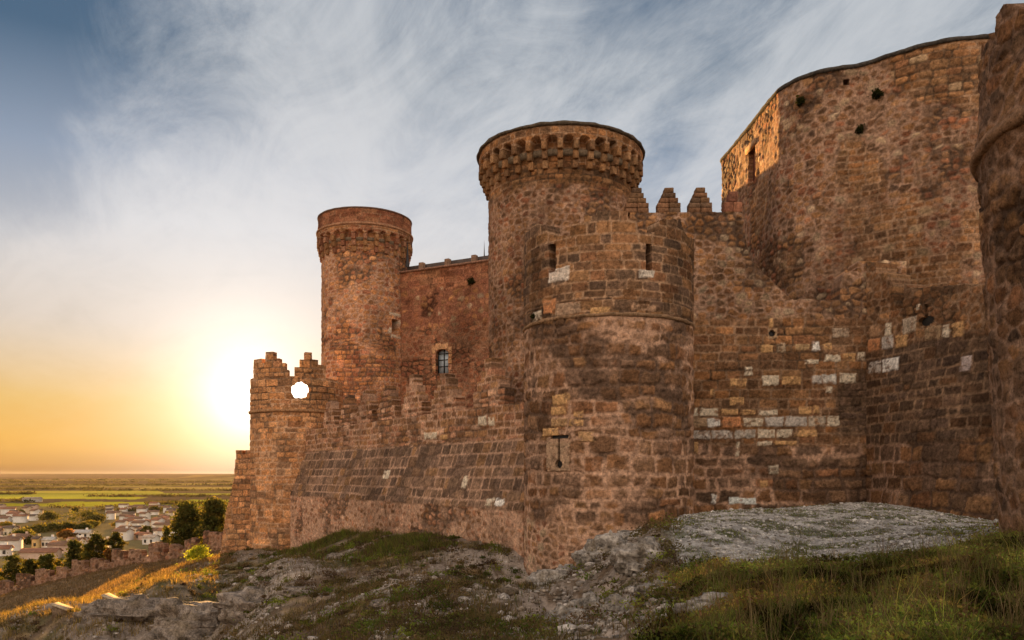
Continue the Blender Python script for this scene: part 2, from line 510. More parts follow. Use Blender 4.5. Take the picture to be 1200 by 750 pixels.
blkF = rb(pF, [(640, 512, 668, 553, (.33, .22, .14)), (642, 316, 667, 328, (.58, .50, .42)), (748, 315, 767, 327, (.52, .45, .37)), (636, 352, 651, 366, ORG), (624, 366, 634, 375, CRM),
               (647, 462, 668, 474, OCH), (645, 476, 664, 486, OCH), (671, 482, 684, 489, OCH), (666, 491, 684, 499, OCH), (645, 490, 665, 500, (.36, .22, .11)),
               (635, 502, 655, 511, OCH), (677, 505, 697, 518, (.40, .24, .12)), (650, 357, 680, 368, (.30, .2, .13)), (740, 355, 770, 366, (.33, .2, .12)), (690, 360, 716, 368, OCH)])
masFb = with_blocks(masF, blkF, 5)
holeF = [pF.rect(653.6, 512, 656.6, 541), pF.rect(645, 510.5, 666, 513.5)]
ua, va = pF.UV(655, 544)
UF = refine(vis_U(pF, .038), ua - .45, ua + .45, .025)
VF = refine(arr(-5.2, 5.9, .04), va - .3, va + 1.25, .03)
sheet('shaft', pF, UF, VF, masFb, tF, lambda U, V: ~(in_rects(U, V, holeF) | (np.hypot(U - ua, V - va) < .15)), thick=.6, back=False)
def loop_shade(path, u, v0, v1, wd, root, dep=.16):  # near-black panel that paints the shade inside an opening
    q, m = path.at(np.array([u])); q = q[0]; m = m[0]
    boxes_mesh('loop_shade_panel', [((q[0] - m[0] * dep, q[1] - m[1] * dep, (v0 + v1) / 2), (wd, .03, (v1 - v0) / 2), math.atan2(m[0], -m[1]))], DARKM, root)
loop_shade(pF, ua, va - .3, va + 1.2, .5, tF)
sweep('string_course', pF, vis_U(pF, .08), [(-.08, 5.32), (.02, 5.34), (.055, 5.40), (.02, 5.45), (-.08, 5.48)], tF, (.26, .16, .09), wob=.03)
h2 = pF.L * .27; mF = pF.L / 2
sillz = 6.72
slotF = [pF.rect(642.5, 287, 651, 319), pF.rect(757, 285, 764.5, 317)]
def topF(U):
    px = np.interp(U, pF.u, pF.px); Y = np.interp(U, pF.u, pF.p[:, 1])
    y = np.interp(px, [612, 613, 621, 623, 639, 641, 655, 668, 669, 684, 685, 699, 700, 735, 736, 746, 748, 758, 772, 773, 798, 800, 808], [284, 272, 270, 262, 263, 274, 277, 275, 262, 262, 252, 252, 246, 247, 256, 257, 268, 272, 270, 258, 256, 266, 280])
    z = np.where((U > mF - h2 * .98) & (U < mF + h2 * .98) & (Y < cF[1] + .6), (555 - y) / FPX * Y, 7.0)
    return np.clip(z, 6.6, 9.4) + .12 * (fbm(U * 2.5, U * 0, 16, 3) - .5)
sheet('parapet', pF, arr(mF - h2, mF + h2, .04), arr(5.9, 9.4, .04), masFb, tF, lambda U, V: (V < topF(U)) & ~in_rects(U, V, slotF), thick=.7)
disc('roof_deck', cF, rF - .2, 5.75, tF, (.2, .15, .1))

# ---- tall inner tower behind it
cT = (2.31, 38.0); rT = 3.43
pT = circle_path(cT, rT)
tT = thing('round_tower', 'tall round keep tower with thin dark coping, directly behind the arrow slit tower', 'tower', (cT[0], cT[1], -2), 'castle towers')
_m = shaft_mix(21, .27, np.concatenate([RED, BROWN, BROWN[:3]]), M_PINK * .8, .045, .45)
def masT(U, V):
    top = compose(ashlar(U, V, .3, .5, 22, .05), U, V, np.concatenate([BROWN, ORANGE]), M_TAN, .03, 22, .02, .15)
    return blend(_m(U, V), top, sstep(12.55, 12.75, V))
sheet('shaft', pT, vis_U(pT, .055), arr(-1, 13.7, .055), masT, tT, thick=None)
def masTc(U, V): return compose(ashlar(U, V, .26, .42, 23, .03), U, V, np.concatenate([BROWN, ORANGE, ORANGE]), M_TAN, .025, 23, .014, .1, .02)
crown(tT, cT, rT, 13.28, 14.34, 15.0, 34, .46, masTc, [ORANGE[0], BROWN[2], ORANGE[1], ORANGE[2], BROWN[0]])

# ---- far inner tower
cS = (-11.84, 64.0); rS = 3.44
pS = circle_path(cS, rS)
tS = thing('round_tower', 'slender far round tower with plain band above its arched corbels and one small slit window', 'tower', (cS[0], cS[1], -4), 'castle towers')
_s = shaft_mix(31, .37, np.concatenate([RED, ORANGE, ORANGE]) * 1.5, M_PINK, .06, .35)  # red is the stone's own; the boost puts sun glow into it
wS = pS.rect(459.5, 373, 467, 391)
frS = rb(pS, [(456, 365, 471, 373, CRM), (455, 374, 459.5, 382, ORG), (455, 383, 459.5, 391, CRM), (467, 374, 472, 384, CRM), (467, 385, 472, 392, ORG), (458, 392, 470, 398, CRM)])
masS = with_blocks(_s, frS, 6)
US = refine(vis_U(pS, .08), wS[0] - .5, wS[1] + .5, .06)
sheet('shaft', pS, US, arr(-2, 17.3, .075), masS, tS, lambda U, V: ~in_rects(U, V, [wS]), thick=.7, back=False)
def masSc(U, V): return compose(ashlar(U, V, .3, .55, 33, .04), U, V, np.concatenate([RED, ORANGE]), M_TAN, .03, 33, .015, .1, .02)
crown(tS, cS, rS, 16.95, 18.25, 18.95, 26, .34, masSc, [ORANGE[0], RED[2], RED[0], ORANGE[1]], res=.05, cop=False)
pS2 = circle_path(cS, rS + .26)
sweep('moulding', pS2, vis_U(pS2, .15, .4), [(-.3, 18.93), (.14, 18.95), (.16, 19.08), (.02, 19.16), (-.3, 19.16)], tS, (.34, .18, .1))
def masSp(U, V): return compose(ashlar(U, V, .35, .9, 34, .03), U, V, RED, RED[3], .02, 34, .01, .2, .015, .25)
sheet('parapet_band', pS2, vis_U(pS2, .1, .3, .6), arr(19.1, 20.2, .08), masSp, tS, thick=.4)
sweep('coping', pS2, vis_U(pS2, .15, .4), [(-.45, 20.195), (.04, 20.195), (.06, 20.3), (-.45, 20.3)], tS, (.16, .1, .075))

# ---- courtyard wall between those two towers
a = np.array([-9.6, 62.85]); b = np.array([12.2, 51.8])
pC = line_path(a, b)
tC = thing('palace_wall', 'reddish palace wall between the two tall towers, with an arched glazed window', 'wall', (pC.p[60][0], pC.p[60][1], -3))
wC = pC.rect(510.6, 409.5, 524.8, 437)
wcx = (wC[0] + wC[1]) / 2; wch = (wC[1] - wC[0]) / 2
def masC(U, V):
    pl = compose(rubble(U, V, .48, 41, 1.2), U, V, np.concatenate([RED, PALE[2:3], ORANGE[:2], PALE[1:2]]), RED[1], .1, 41, .05, .1)
    rd = compose(rubble(U, V, .38, 42), U, V, RED, RED[3], .05, 42, .02, .5)
    tp = compose(ashlar(U, V, .4, .8, 43), U, V, RED, RED[0], .03, 43, .012, .3)
    w = V + .8 * (fbm(U * .5, V * .5, 44, 3) - .5)
    return blend(blend(rd, pl, sstep(11.1, 11.5, w)), tp, sstep(14.1, 14.3, w))
def keepC(U, V):
    inside = (np.abs(U - wcx) < wch) & (V > wC[2]) & (V < wC[3] - .35 + .35 * np.sqrt(np.maximum(1 - ((U - wcx) / wch) ** 2, 0)))
    return ~inside
UC = refine(np.unique(np.concatenate([arr(0, 10, .085), arr(10, pC.L, .4)])), wC[0] - .4, wC[1] + .4, .06)
frC = rb(pC, [(506, 406, 510.4, 414, ORANGE[2]), (525, 406, 529.5, 414, ORANGE[2]), (506, 415, 510.4, 425, RED[2]), (525, 415, 529.5, 426, ORANGE[0]), (506, 426, 510.4, 436, ORANGE[2]), (525, 427, 529.5, 437, RED[2]), (510, 403, 525, 409, ORANGE[2])])
sheet('wall_face', pC, UC, refine(arr(-2, 15.75, .085), wC[2] - .1, wC[3] + .1, .05), with_blocks(masC, frC, 7), tC, keepC, thick=.6)
xy, nn = pC.at(np.array([wcx])); xy = xy[0]; nn = nn[0]; td = np.array([-nn[1], nn[0]]); yawC = math.atan2(td[1], td[0])
zc = (wC[2] + wC[3]) / 2; zh = (wC[3] - wC[2]) / 2
wf = boxes_mesh('window', [((xy[0] - nn[0] * .36 + td[0] * o, xy[1] - nn[1] * .36 + td[1] * o, zc), (.035, .03, zh), yawC) for o in (-wch + .03, 0, wch - .03)] +
                [((xy[0] - nn[0] * .36, xy[1] - nn[1] * .36, zc + q * zh), (wch, .026, .03), yawC) for q in (-.97, -.4, .15, .66)], IRON, tC)
boxes_mesh('pane', [((xy[0] - nn[0] * .41, xy[1] - nn[1] * .41, zc), (wch + .03, .01, zh), yawC)], GLASSM, wf)
# eaves, short pillars and the tiled roof above
bl = []
for u in np.arange(.4, pC.L, 2.35):
    q, n_ = pC.at(np.array([u])); q = q[0]
    bl.append(((q[0] - nn[0] * .3, q[1] - nn[1] * .3, 16.1), (.2, .2, .34), td, (.24, .15, .10)))
for i, x in enumerate(bl): blocks_mesh('parapet_pillar', [x], tC, seed=50 + i)
sweep('cornice', pC, arr(0, pC.L, .3), [(-.5, 15.745), (.1, 15.745), (.14, 15.88), (-.5, 15.9)], tC, (.27, .15, .1))
V = []; F_ = []
q0, _ = pC.at(np.array([1.2])); q1, _ = pC.at(np.array([pC.L])); e0 = q0[0]; e1 = q1[0]
for e, s in ((e0, 0), (e1, 0)):
    for o, z in ((-.55, 15.9), (-.5, 16.35), (-3.2, 17.05), (-6.2, 16.2), (-6.2, 15.9)):
        V.append((e[0] + nn[0] * o, e[1] + nn[1] * o, z))
F_ = [(0, 5, 6, 1), (1, 6, 7, 2), (2, 7, 8, 3), (3, 8, 9, 4), (0, 1, 2, 3, 4), (9, 8, 7, 6, 5)]
mesh_obj('tiled_roof', V, [list(f) for f in F_], ROOFM, tC, np.tile(np.array((.11, .085, .075)), (10, 1)), smooth=False)
# thin finials on that roof
for px, py, Y in ((477.5, 281, 61.5), (567.5, 281, 62.0)):
    p0 = P(px, py, Y); z0 = 16.0 if px < 500 else 16.95
    n = 8; V = []; F_ = []
    for k in range(n): V.append((p0[0] + (.14 if px < 500 else .05) * math.cos(k * .785), p0[1] + .08 * math.sin(k * .785), z0))
    V.append((p0[0], p0[1], p0[2])); F_ = [[k, (k + 1) % n, n] for k in range(n)]
    o = mesh_obj('finial', V, F_, IRON, None, None, smooth=False, loc=(p0[0], p0[1], z0))
    tag(o, 'thin pointed spike beside the far slender tower' if px < 500 else 'thin pointed spike on the dark roof ridge', 'finial', 'roof finials')

# ---- outer curtain wall on the left, with stepped merlons and a sloping talus
pD = line_path((1.2, 30.83), (-14.5, 54.15))
tD = thing('curtain_wall', 'long outer curtain wall with stepped merlons and dark sloping ashlar, left of the arrow slit tower', 'wall', (-4.5, 39.3, -3), 'curtain walls')
def offD(U, V): return .95 * np.clip((1.55 - V) / 2.95, 0, 1)
PINKR = 1.4 * np.array([(.36, .19, .12), (.42, .25, .17), (.30, .16, .10), (.48, .33, .24)])  # pink stone, boosted to carry the sun's glow in the left wall's colour
def masD(U, V):
    up = compose(ashlar(U, V, .3, .55, 51, .08), U, V, np.concatenate([PINKR, BROWN, BROWN[:3]]), M_PINK, .05, 51, .025, .3)
    mid = compose(ashlar(U, V, .46, .62, 52, .03), U, V, 1.25 * np.concatenate([GREY, GREY, BROWN[5:7] * .7]), M_PINK * .9, .05, 52, .02, .14, .02)  # greys raised for the same painted glow
    low = compose(rubble(U, V, .3, 53), U, V, np.concatenate([PINKR, BROWN[:2]]), M_PINK, .07, 53, .04, .6)
    w = V + .12 * (fbm(U * .8, V * .8, 54, 3) - .5)
    return blend(blend(low, mid, sstep(-1.5, -1.38, w)), up, sstep(1.4, 1.5, w))
blkD = rb(pD, [(590, 583, 600, 593, CRM), (601, 583, 612, 593, WHT), (556, 558, 562, 572, CRM), (560, 488, 570, 499, CRM), (572, 489, 580, 499, CRM), (459, 551, 467, 561, CRM), (497, 507, 512, 514, CRM), (515, 509, 524, 515, OCH)])
masDb = with_blocks(masD, blkD, 8)
UD = np.concatenate([arr(0, 14, .055), arr(14.06, pD.L, .085)])
sheet('wall_face', pD, UD, arr(-7., 2.9, .055), masDb, tD, off=offD, thick=1.)
for pxc, wd in ((572, 2.5), (519, 2.4), (482, 2.3), (452, 2.2), (427, 2.2), (405, 2.0), (385, 2.0)):
    u, _ = pD.U(pxc); zt = {572: 4.95, 519: 4.7, 482: 5.0}.get(pxc, 4.7)
    st = stepped(u - wd / 2, u + wd / 2, 2.9, [(1., .7), (.74, 1.12), (.48, 1.55), (.24, zt - 2.9)])
    sheet('merlon', pD, arr(u - wd / 2 - .02, u + wd / 2 + .02, .04), arr(2.904, zt + .05, .04), masDb, tD, st, thick=.5)

# ---- far corner bastion with an added round hole lined up to show the sun disc
cB = (-15.17, 56.0); rB = 3.15
pB = circle_path(cB, rB)
tB = thing('corner_bastion', 'far left corner bastion with stepped battlements and an added round hole showing the sun', 'tower', (cB[0], cB[1], -6), 'castle towers')
def masB(U, V): return compose(ashlar(U, V, .4, .62, 61, .07), U, V, np.concatenate([ORANGE, ORANGE, BROWN]) * 1.6, M_TAN * 1.4, .05, 61, .025, .3)  # sandy stone and mortar, brightened to hold the sun's glow in their colour
zdk = 4.42
sheet('shaft', pB, vis_U(pB, .08), arr(-7.5, zdk, .08), masB, tB, thick=None)
disc('roof_deck', cB, rB - .05, zdk, tB, (.25, .17, .1))
us, vs = pB.UV(352, 457)
hB = pB.L * .25; mB = pB.L / 2
zcr = 6.5
UB = refine(arr(mB - hB, mB + hB, .08), us - .7, us + .7, .03)
radB = lambda an: .58 + .045 * np.sin(an * 2 + 1) + .025 * np.sin(an * 5) + .02 * np.sin(an * 9 + 2)
def keepB(U, V):
    return np.hypot(U - us, V - vs) > radB(np.arctan2(V - vs, U - us))
sheet('parapet', pB, UB, refine(arr(zdk, zcr, .08), vs - .75, vs + .75, .03), masB, tB, keepB, thick=.35, ring=(us, vs, radB, .017))
def mB_(spans):
    us_ = [pB.U(x)[0] for s in spans for x in s[:2]]; u0, u1 = min(us_), max(us_)
    recs = []
    for x0, x1, y in spans:
        a_, b_ = sorted((pB.U(x0)[0], pB.U(x1)[0])); recs.append((a_ - .02, b_ + .02, 0, (555 - y) / FPX * pB.U((x0 + x1) / 2)[1]))
    sheet('merlon', pB, arr(u0, u1, .05), arr(zcr + .004, 8.5, .05), masB, tB, lambda U, V: in_rects(U, V, recs), thick=.5)
mB_([(297, 306, 421), (305, 311, 425), (311, 320, 412), (319, 327, 420), (326, 334, 425), (333, 338, 433)])
mB_([(345, 353, 430), (352, 358, 421), (358, 365, 413), (364, 373, 421), (372, 382, 428)])
sweep('string_course', pB, vis_U(pB, .15, .4), [(-.05, 4.1), (.09, 4.13), (.12, 4.28), (-.05, 4.33)], tB, (.36, .2, .1), wob=.03)

# ---- battered spur wall stepping down from the bastion
tU = thing('spur_wall', 'low battered spur wall with small crenels at the far left foot of the bastion', 'wall', (-18.8, 57.4, -6), 'curtain walls')
x0 = P(255, 600, 57.4)[0]; pU = line_path((x0, 57.4), (-16.2, 56.8))
def keepU(U, V):
    y_px = 555 - V * FPX / 57.3
    left = np.interp(y_px, [520, 528, 562, 600, 655, 700], [277, 277, 274, 265, 257, 253])
    pxu = 255 + (U / pU.L) * (P(0, 0, 1)[0] * 0 + ((-16.2) / 56.8 * FPX + 600 - 255))
    top = np.where(((pxu > 284) & (pxu < 288)), 532, 528)
    return (pxu > left) & (y_px > top)
sheet('wall_face', pU, arr(0, pU.L, .06), arr(-7.5, 1.75, .06), masB, tU, keepU, thick=1.6)

# ---- right-hand outer wall with the pale replacement stones
pG = line_path((4.8, 32.2), (15.9, 32.0))
tG = thing('curtain_wall', 'brown curtain wall patched with rows of pale stones, with small stepped merlons on top', 'wall', (10.2, 32, -1.6), 'curtain walls')
zG = 10.6
def masG(U, V):
    up = compose(rubble(U, V, .27, 71), U, V, np.concatenate([BROWN, ORANGE, PALE[:2]]), M_PINK * .9, .045, 71, .03, .35)
    mid = compose(ashlar(U, V, .36, .62, 72, .05), U, V, np.concatenate([BROWN, ORANGE[:2], BROWN[[1, 3]]]), M_TAN * .8, .045, 72, .022, .2)
    low = compose(ashlar(U, V, .5, .75, 73, .16), U, V, np.concatenate([BROWN, GREY]), M_PINK * .95, .1, 73, .035, .3)
    dk = compose(ashlar(U, V, .34, .55, 74, .03), U, V, GREY * .8, M_TAN * .6, .04, 74, .02, .1)
    w = V + .5 * (fbm(U * .5, V * .5, 75, 3) - .5)
    m = blend(low, mid, sstep(1.1, 1.3, w)); m = blend(m, up, sstep(6.1, 6.4, w))
    t = sstep(8.0, 8.5, U + .7 * (fbm(U, V, 76, 3) - .5)) * sstep(1.4, 1.7, w) * (1 - sstep(4.0, 4.4, w))
    return blend(m, dk, t)
BG = [(808, 478, 819, 488, CRM), (820, 478, 842, 488, CRM), (845, 479, 865, 486, OCH), (867, 480, 886, 487, OCH), (889, 480, 911, 487, CRM), (936, 475, 951, 486, OCH), (952, 475, 960, 485, OCH),
      (808, 489, 830, 501, (.3, .2, .12)), (829, 490, 844, 501, WHT), (846, 488, 869, 501, ORG), (871, 490, 895, 500, CRM), (896, 488, 919, 500, GRYW), (920, 488, 946, 500, GRYW), (947, 487, 968, 500, (.44, .36, .27)), (969, 487, 984, 500, CRM),
      (808, 504, 833, 515, GRYW), (834, 504, 859, 514, GRYW), (861, 503, 886, 514, (.4, .35, .29)), (888, 503, 908, 514, CRM), (910, 503, 929, 513, CRM), (931, 504, 958, 512, OCH), (887, 517, 906, 523, CRM), (908, 516, 934, 522, OCH),
      (893, 440, 913, 452, CRM), (916, 441, 939, 451, OCH), (951, 440, 964, 450, GRYW), (964, 438, 980, 450, (.5, .46, .4)), (983, 437, 1004, 449, CRM), (968, 452, 976, 461, CRM),
      (855, 443, 875, 453, OCH), (872, 429, 882, 440, CRM), (892, 404, 906, 413, OCH), (910, 402, 920, 413, (.4, .3, .2)), (951, 399, 961, 412, WHT), (966, 415, 985, 424, CRM), (987, 414, 1003, 424, OCH), (1004, 413, 1015, 423, CRM),
      (965, 402, 976, 410, OCH), (975, 384, 995, 396, (.36, .27, .19)), (932, 403, 949, 411, (.38, .25, .13)), (832, 455, 838, 464, OCH), (855, 465, 872, 475, OCH), (942, 421, 960, 427, CRM),
      (833, 579, 840, 591, WHT), (854, 583, 886, 591, (.62, .64, .6)), (862, 516, 867, 535, CRM), (808, 518, 818, 530, OCH), (890, 563, 900, 572, OCH),
      (901, 373, 907, 384, OCH), (900, 384, 912, 398, (.36, .24, .14)), (900, 545, 912, 556, (.36, .3, .22))]
masGb = with_blocks(masG, rb(pG, BG), 9)
def topG(U):
    px = np.interp(U, pG.u, pG.px)
    y = np.interp(px, [700, 870, 872, 878, 900, 922, 926, 984, 985, 990, 1004, 1006, 1016], [247, 247, 270, 300, 325, 346, 350, 352, 335, 318, 318, 306, 306])
    return np.minimum((555 - y) / FPX * 32.1 + .10 * (fbm(U * 3, U * 0, 77, 3) - .5) * (px > 872), zG)
lpu, lpv = pG.UV(904.5, 391)
def keepG(U, V): return (V < topG(U)) & (np.hypot(U - lpu, V - lpv) > .13)
sheet('wall_face', pG, arr(0, pG.L, .04), arr(-2.4, zG, .042), masGb, tG, keepG, thick=1.0)
loop_shade(pG, lpu, lpv - .25, lpv + .25, .25, tG, .14)
def step_blocks(path, uc, z0, w, h, n, seed, cols, dep=.5, back=.3):
    rng = np.random.RandomState(seed); out = []; hh = h / n
    for i in range(n):
        f = [1., 1., .78, .58, .4][min(i, 4)] if n == 5 else 1 - i / n
        ww = w * f; k = max(1, int(round(ww / .42)))
        for j in range(k):
            u = uc - ww / 2 + ww * (j + .5) / k
            q, m = path.at(np.array([u])); q = q[0] - m[0] * back; t = np.array([-m[0][1], m[0][0]])
            out.append(((q[0], q[1], z0 + hh * (i + .5)), (ww / k / 2 * .985, dep / 2, hh / 2 * .985), t, np.array(cols[rng.randint(len(cols))]) * rng.uniform(.8, 1.15)))
    return out
for i, pxc in enumerate((747, 784.5, 821.5)):
    u, _ = pG.U(pxc)
    blocks_mesh('merlon', step_blocks(pG, u, zG, .95, 1.02, 5, 80 + i, BROWN[[0, 1, 3, 4]] * .8), tG, seed=80 + i, jitter=.06)
u, _ = pG.U(860)
blocks_mesh('merlon', step_blocks(pG, u, zG, .72, .85, 2, 90, RED[[0, 1, 4]]), tG, seed=90, jitter=.06)

# ---- battered wall turning the corner towards the right edge
pH = poly_path([(14.28, 32.0), (14.9, 29.8), (15.5, 27.4), (16.1, 25.2), (17.6, 22.5)], smooth=60)
tH = thing('curtain_wall', 'dark ashlar curtain wall with a keyhole loop, turning the corner under the keep', 'wall', (15.6, 27.2, -1.6), 'curtain walls')
def offH(U, V): return .9 * np.clip((4.9 - V) / 6.2, 0, 1) * np.clip(U / 2.5, 0, 1)
def masH(U, V):
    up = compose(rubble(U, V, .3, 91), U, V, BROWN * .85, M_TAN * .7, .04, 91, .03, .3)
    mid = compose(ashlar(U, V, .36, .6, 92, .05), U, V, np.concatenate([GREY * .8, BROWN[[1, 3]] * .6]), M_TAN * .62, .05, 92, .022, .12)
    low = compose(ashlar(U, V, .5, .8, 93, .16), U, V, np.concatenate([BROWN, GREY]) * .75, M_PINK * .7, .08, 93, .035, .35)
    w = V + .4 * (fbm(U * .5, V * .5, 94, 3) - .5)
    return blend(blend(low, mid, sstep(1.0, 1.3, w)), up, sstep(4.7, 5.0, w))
BH = [(1017, 398, 1031, 410, ORG), (1033, 395, 1047, 408, GRYW), (1049, 393, 1063, 406, OCH), (1037, 379, 1045, 393, CRM), (1057, 374, 1074, 388, (.38, .3, .22)), (1018, 382, 1031, 394, (.34, .2, .11)),
      (1018, 425, 1034, 436, GRYW), (1035, 421, 1055, 433, WHT), (1103, 381, 1113, 396, CRM), (1115, 379, 1130, 393, OCH), (1083, 384, 1102, 396, (.28, .19, .11)), (1130, 418, 1143, 434, (.42, .34, .31)), (1073, 357, 1078, 363, CRM)]
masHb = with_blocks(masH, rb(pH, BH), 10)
def topH(U):
    px = np.interp(U, pH.u, pH.px); Y = np.interp(U, pH.u, pH.p[:, 1])
    y = np.interp(px, [1010, 1026, 1027, 1042, 1043, 1047, 1048, 1058, 1059, 1070, 1150, 1300], [306, 308, 320, 322, 333, 334, 363, 363, 333, 338, 332, 300])
    return (555 - y) / FPX * Y + .15 * (fbm(U * 3, U * 0, 95, 3) - .5)
lu, lv = pH.UV(1085, 376)
hol = [pH.rect(1083.3, 357, 1087.2, 374)]
UH = refine(arr(0, pH.L, .05), lu - .5, lu + .5, .025)
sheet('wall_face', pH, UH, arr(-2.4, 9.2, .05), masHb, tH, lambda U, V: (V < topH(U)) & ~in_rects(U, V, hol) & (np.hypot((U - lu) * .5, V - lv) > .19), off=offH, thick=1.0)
loop_shade(pH, lu, lv - .4, lv + .9, .8, tH, .2)

# ---- the great keep, sunlit on its left face
ky = [(845, 190), (862, 170), (880, 148), (897, 126), (912, 108), (930, 97), (945, 91), (960, 86), (985, 81.5), (1003, 80), (1020, 75), (1040, 68), (1060, 61.5), (1080, 56), (1105, 50.5), (1130, 47), (1155, 45), (1180, 47), (1215, 56), (1260, 76)]
zK = 18.0
kp = [((x - 600) / FPX * (zK * FPX / (555 - y)), zK * FPX / (555 - y)) for x, y in ky]
b0 = np.array(kp[0]); d0 = b0 - np.array(kp[4]); 
back = [tuple(b0 + np.array([5.0, 5.5])), tuple(b0 + np.array([1.2, 2.2]))]
pK = poly_path(back + kp, n=900, smooth=6)
tK = thing('keep', 'massive curved keep on the right with a sunlit left face and dark red window', 'keep', (16, 35, -2))
def masK(U, V):
    a = compose(rubble(U, V, .31, 101), U, V, np.concatenate([MIXP, PALE[:2], BROWN, RED, BROWN[[1, 3]], GREY[:2]]), M_PINK * .75, .055, 101, .035, .2, var=.7)
    b = compose(rubble(U, V, .27, 102), U, V, np.concatenate([RED, RED, BROWN, PALE[1:3], BROWN[[1, 3]]]), M_PINK * .7, .05, 102, .03, .3, var=.65)
    c_ = compose(ashlar(U, V, .32, .5, 103, .08), U, V, np.concatenate([BROWN, PALE[2:3], ORANGE]), M_TAN, .045, 103, .03, .3)
    m = blend(a, b, sstep(.45, .55, fbm(U * .2, V * .22, 104, 3) + .10 * np.sin((V - 6) * .35)))
    return blend(m, c_, sstep(.56, .62, fbm(U * .3 + 9, V * .3, 105, 3)))
wK = pK.rect(876.5, 180, 884.5, 211)
UK0 = pK.U(845)[0]
UK = refine(np.unique(np.concatenate([arr(0, UK0, .2), arr(UK0, pK.U(1190)[0], .055), arr(pK.U(1190)[0], pK.L, .25)]).round(4)), wK[0] - .2, wK[1] + .2, .05)
holK = []
for hx, hy in ((1007.5, 152.5), (992, 96)):
    q = pK.UV(hx, hy); holK.append((q[0] - .13, q[0] + .13, q[1] - .12, q[1] + .12))
sheet('wall_face', pK, UK, arr(3.0, zK, .055), masK, tK, lambda U, V: ~in_rects(U, V, [wK] + holK), thick=1.0)
sweep('coping', pK, arr(0, pK.L, .15), [(-1.0, zK - .004), (.06, zK - .004), (.1, zK + .07), (.05, zK + .16), (-1.0, zK + .16)], tK, (.075, .065, .055), wob=.02)
q, m = pK.at(np.array([(wK[0] + wK[1]) / 2])); q = q[0]; m = m[0]; t = np.array([-m[1], m[0]])
wd = boxes_mesh('window', [((q[0] - m[0] * .3, q[1] - m[1] * .3, (wK[2] + wK[3]) / 2), ((wK[1] - wK[0]) / 2 + .02, .03, (wK[3] - wK[2]) / 2 + .02), math.atan2(t[1], t[0]))], WOOD, tK)
boxes_mesh('lintel', [((q[0] + m[0] * .02, q[1] + m[1] * .02, wK[3] + .16), ((wK[1] - wK[0]) / 2 + .22, .07, .14), math.atan2(t[1], t[0]))], STONE, tK, (.36, .22, .13))

# ---- near tower cut by the right edge of the view
cR = (10.9, 12.4); rR = 3.15
pR = circle_path(cR, rR)
tR = thing('round_tower', 'nearest round tower with a projecting stone ring, cut off by the right edge', 'tower', (cR[0], cR[1], -1.3), 'castle towers')
def masR(U, V):
    a = compose(ashlar(U, V, .5, .72, 111, .17), U, V, np.concatenate([BROWN, GREY]) * .8, M_PINK * .62, .055, 111, .045, .35, .045, var=.7)
    b = compose(rubble(U, V, .3, 112), U, V, np.concatenate([BROWN, BROWN[[1, 3]], GREY]) * .8, M_PINK * .55, .04, 112, .04, .25, .04, var=.7)
    m = blend(a, b, sstep(.48, .56, fbm(U * .3, V * .4, 113, 3)))
    return blend(m, b, sstep(5.3, 5.5, V))
ul = pR.U(1147)[0]; ur = pR.U(1290)[0]
if ul > ur: ul, ur = ur, ul
UR = np.unique(np.concatenate([arr(0, ul - 1.4, .3), arr(ul - 1.4, ur + .6, .024), arr(ur + .6, pR.L, .3)]).round(4))
hR = pR.rect(1187.5, 479, 1193.5, 501)
sheet('shaft', pR, UR, arr(-2.2, 5.45, .03), masR, tR, lambda U, V: ~in_rects(U, V, [hR]), off=lambda U, V: -.36 * (5.4 - V) / 6.5, thick=.75, back=False)
loop_shade(pR, (hR[0] + hR[1]) / 2, hR[2] - .1, hR[3] + .1, .3, tR, .62)
def topR(U):
    px = np.interp(U, pR.u, pR.px); Y = np.interp(U, pR.u, pR.p[:, 1])
    y = np.interp(px, [1140, 1153, 1154, 1161, 1162, 1165, 1189, 1191, 1193, 1400], [60, 48, 43, 41, 16, 8, 8, 10, 17, 17])
    z = np.where(px < 1205, (555 - y) / FPX * Y, 7.3)
    return np.clip(z, 6.6, 8.0) + .10 * (fbm(U * 4, U * 0, 114, 3) - .5)
sheet('parapet', pR, UR, arr(5.45, 8.1, .03), masR, tR, lambda U, V: V < topR(U), off=lambda U, V: -.10 * (V - 5.45) / 2.5, thick=.6)
sweep('string_course', pR, UR[::3], [(-.1, 5.33), (.06, 5.35), (.10, 5.43), (.06, 5.55), (-.1, 5.58)], tR, (.24, .14, .08), wob=.02)
disc('roof_deck', cR, rR - .3, 6.3, tR, (.2, .15, .1))
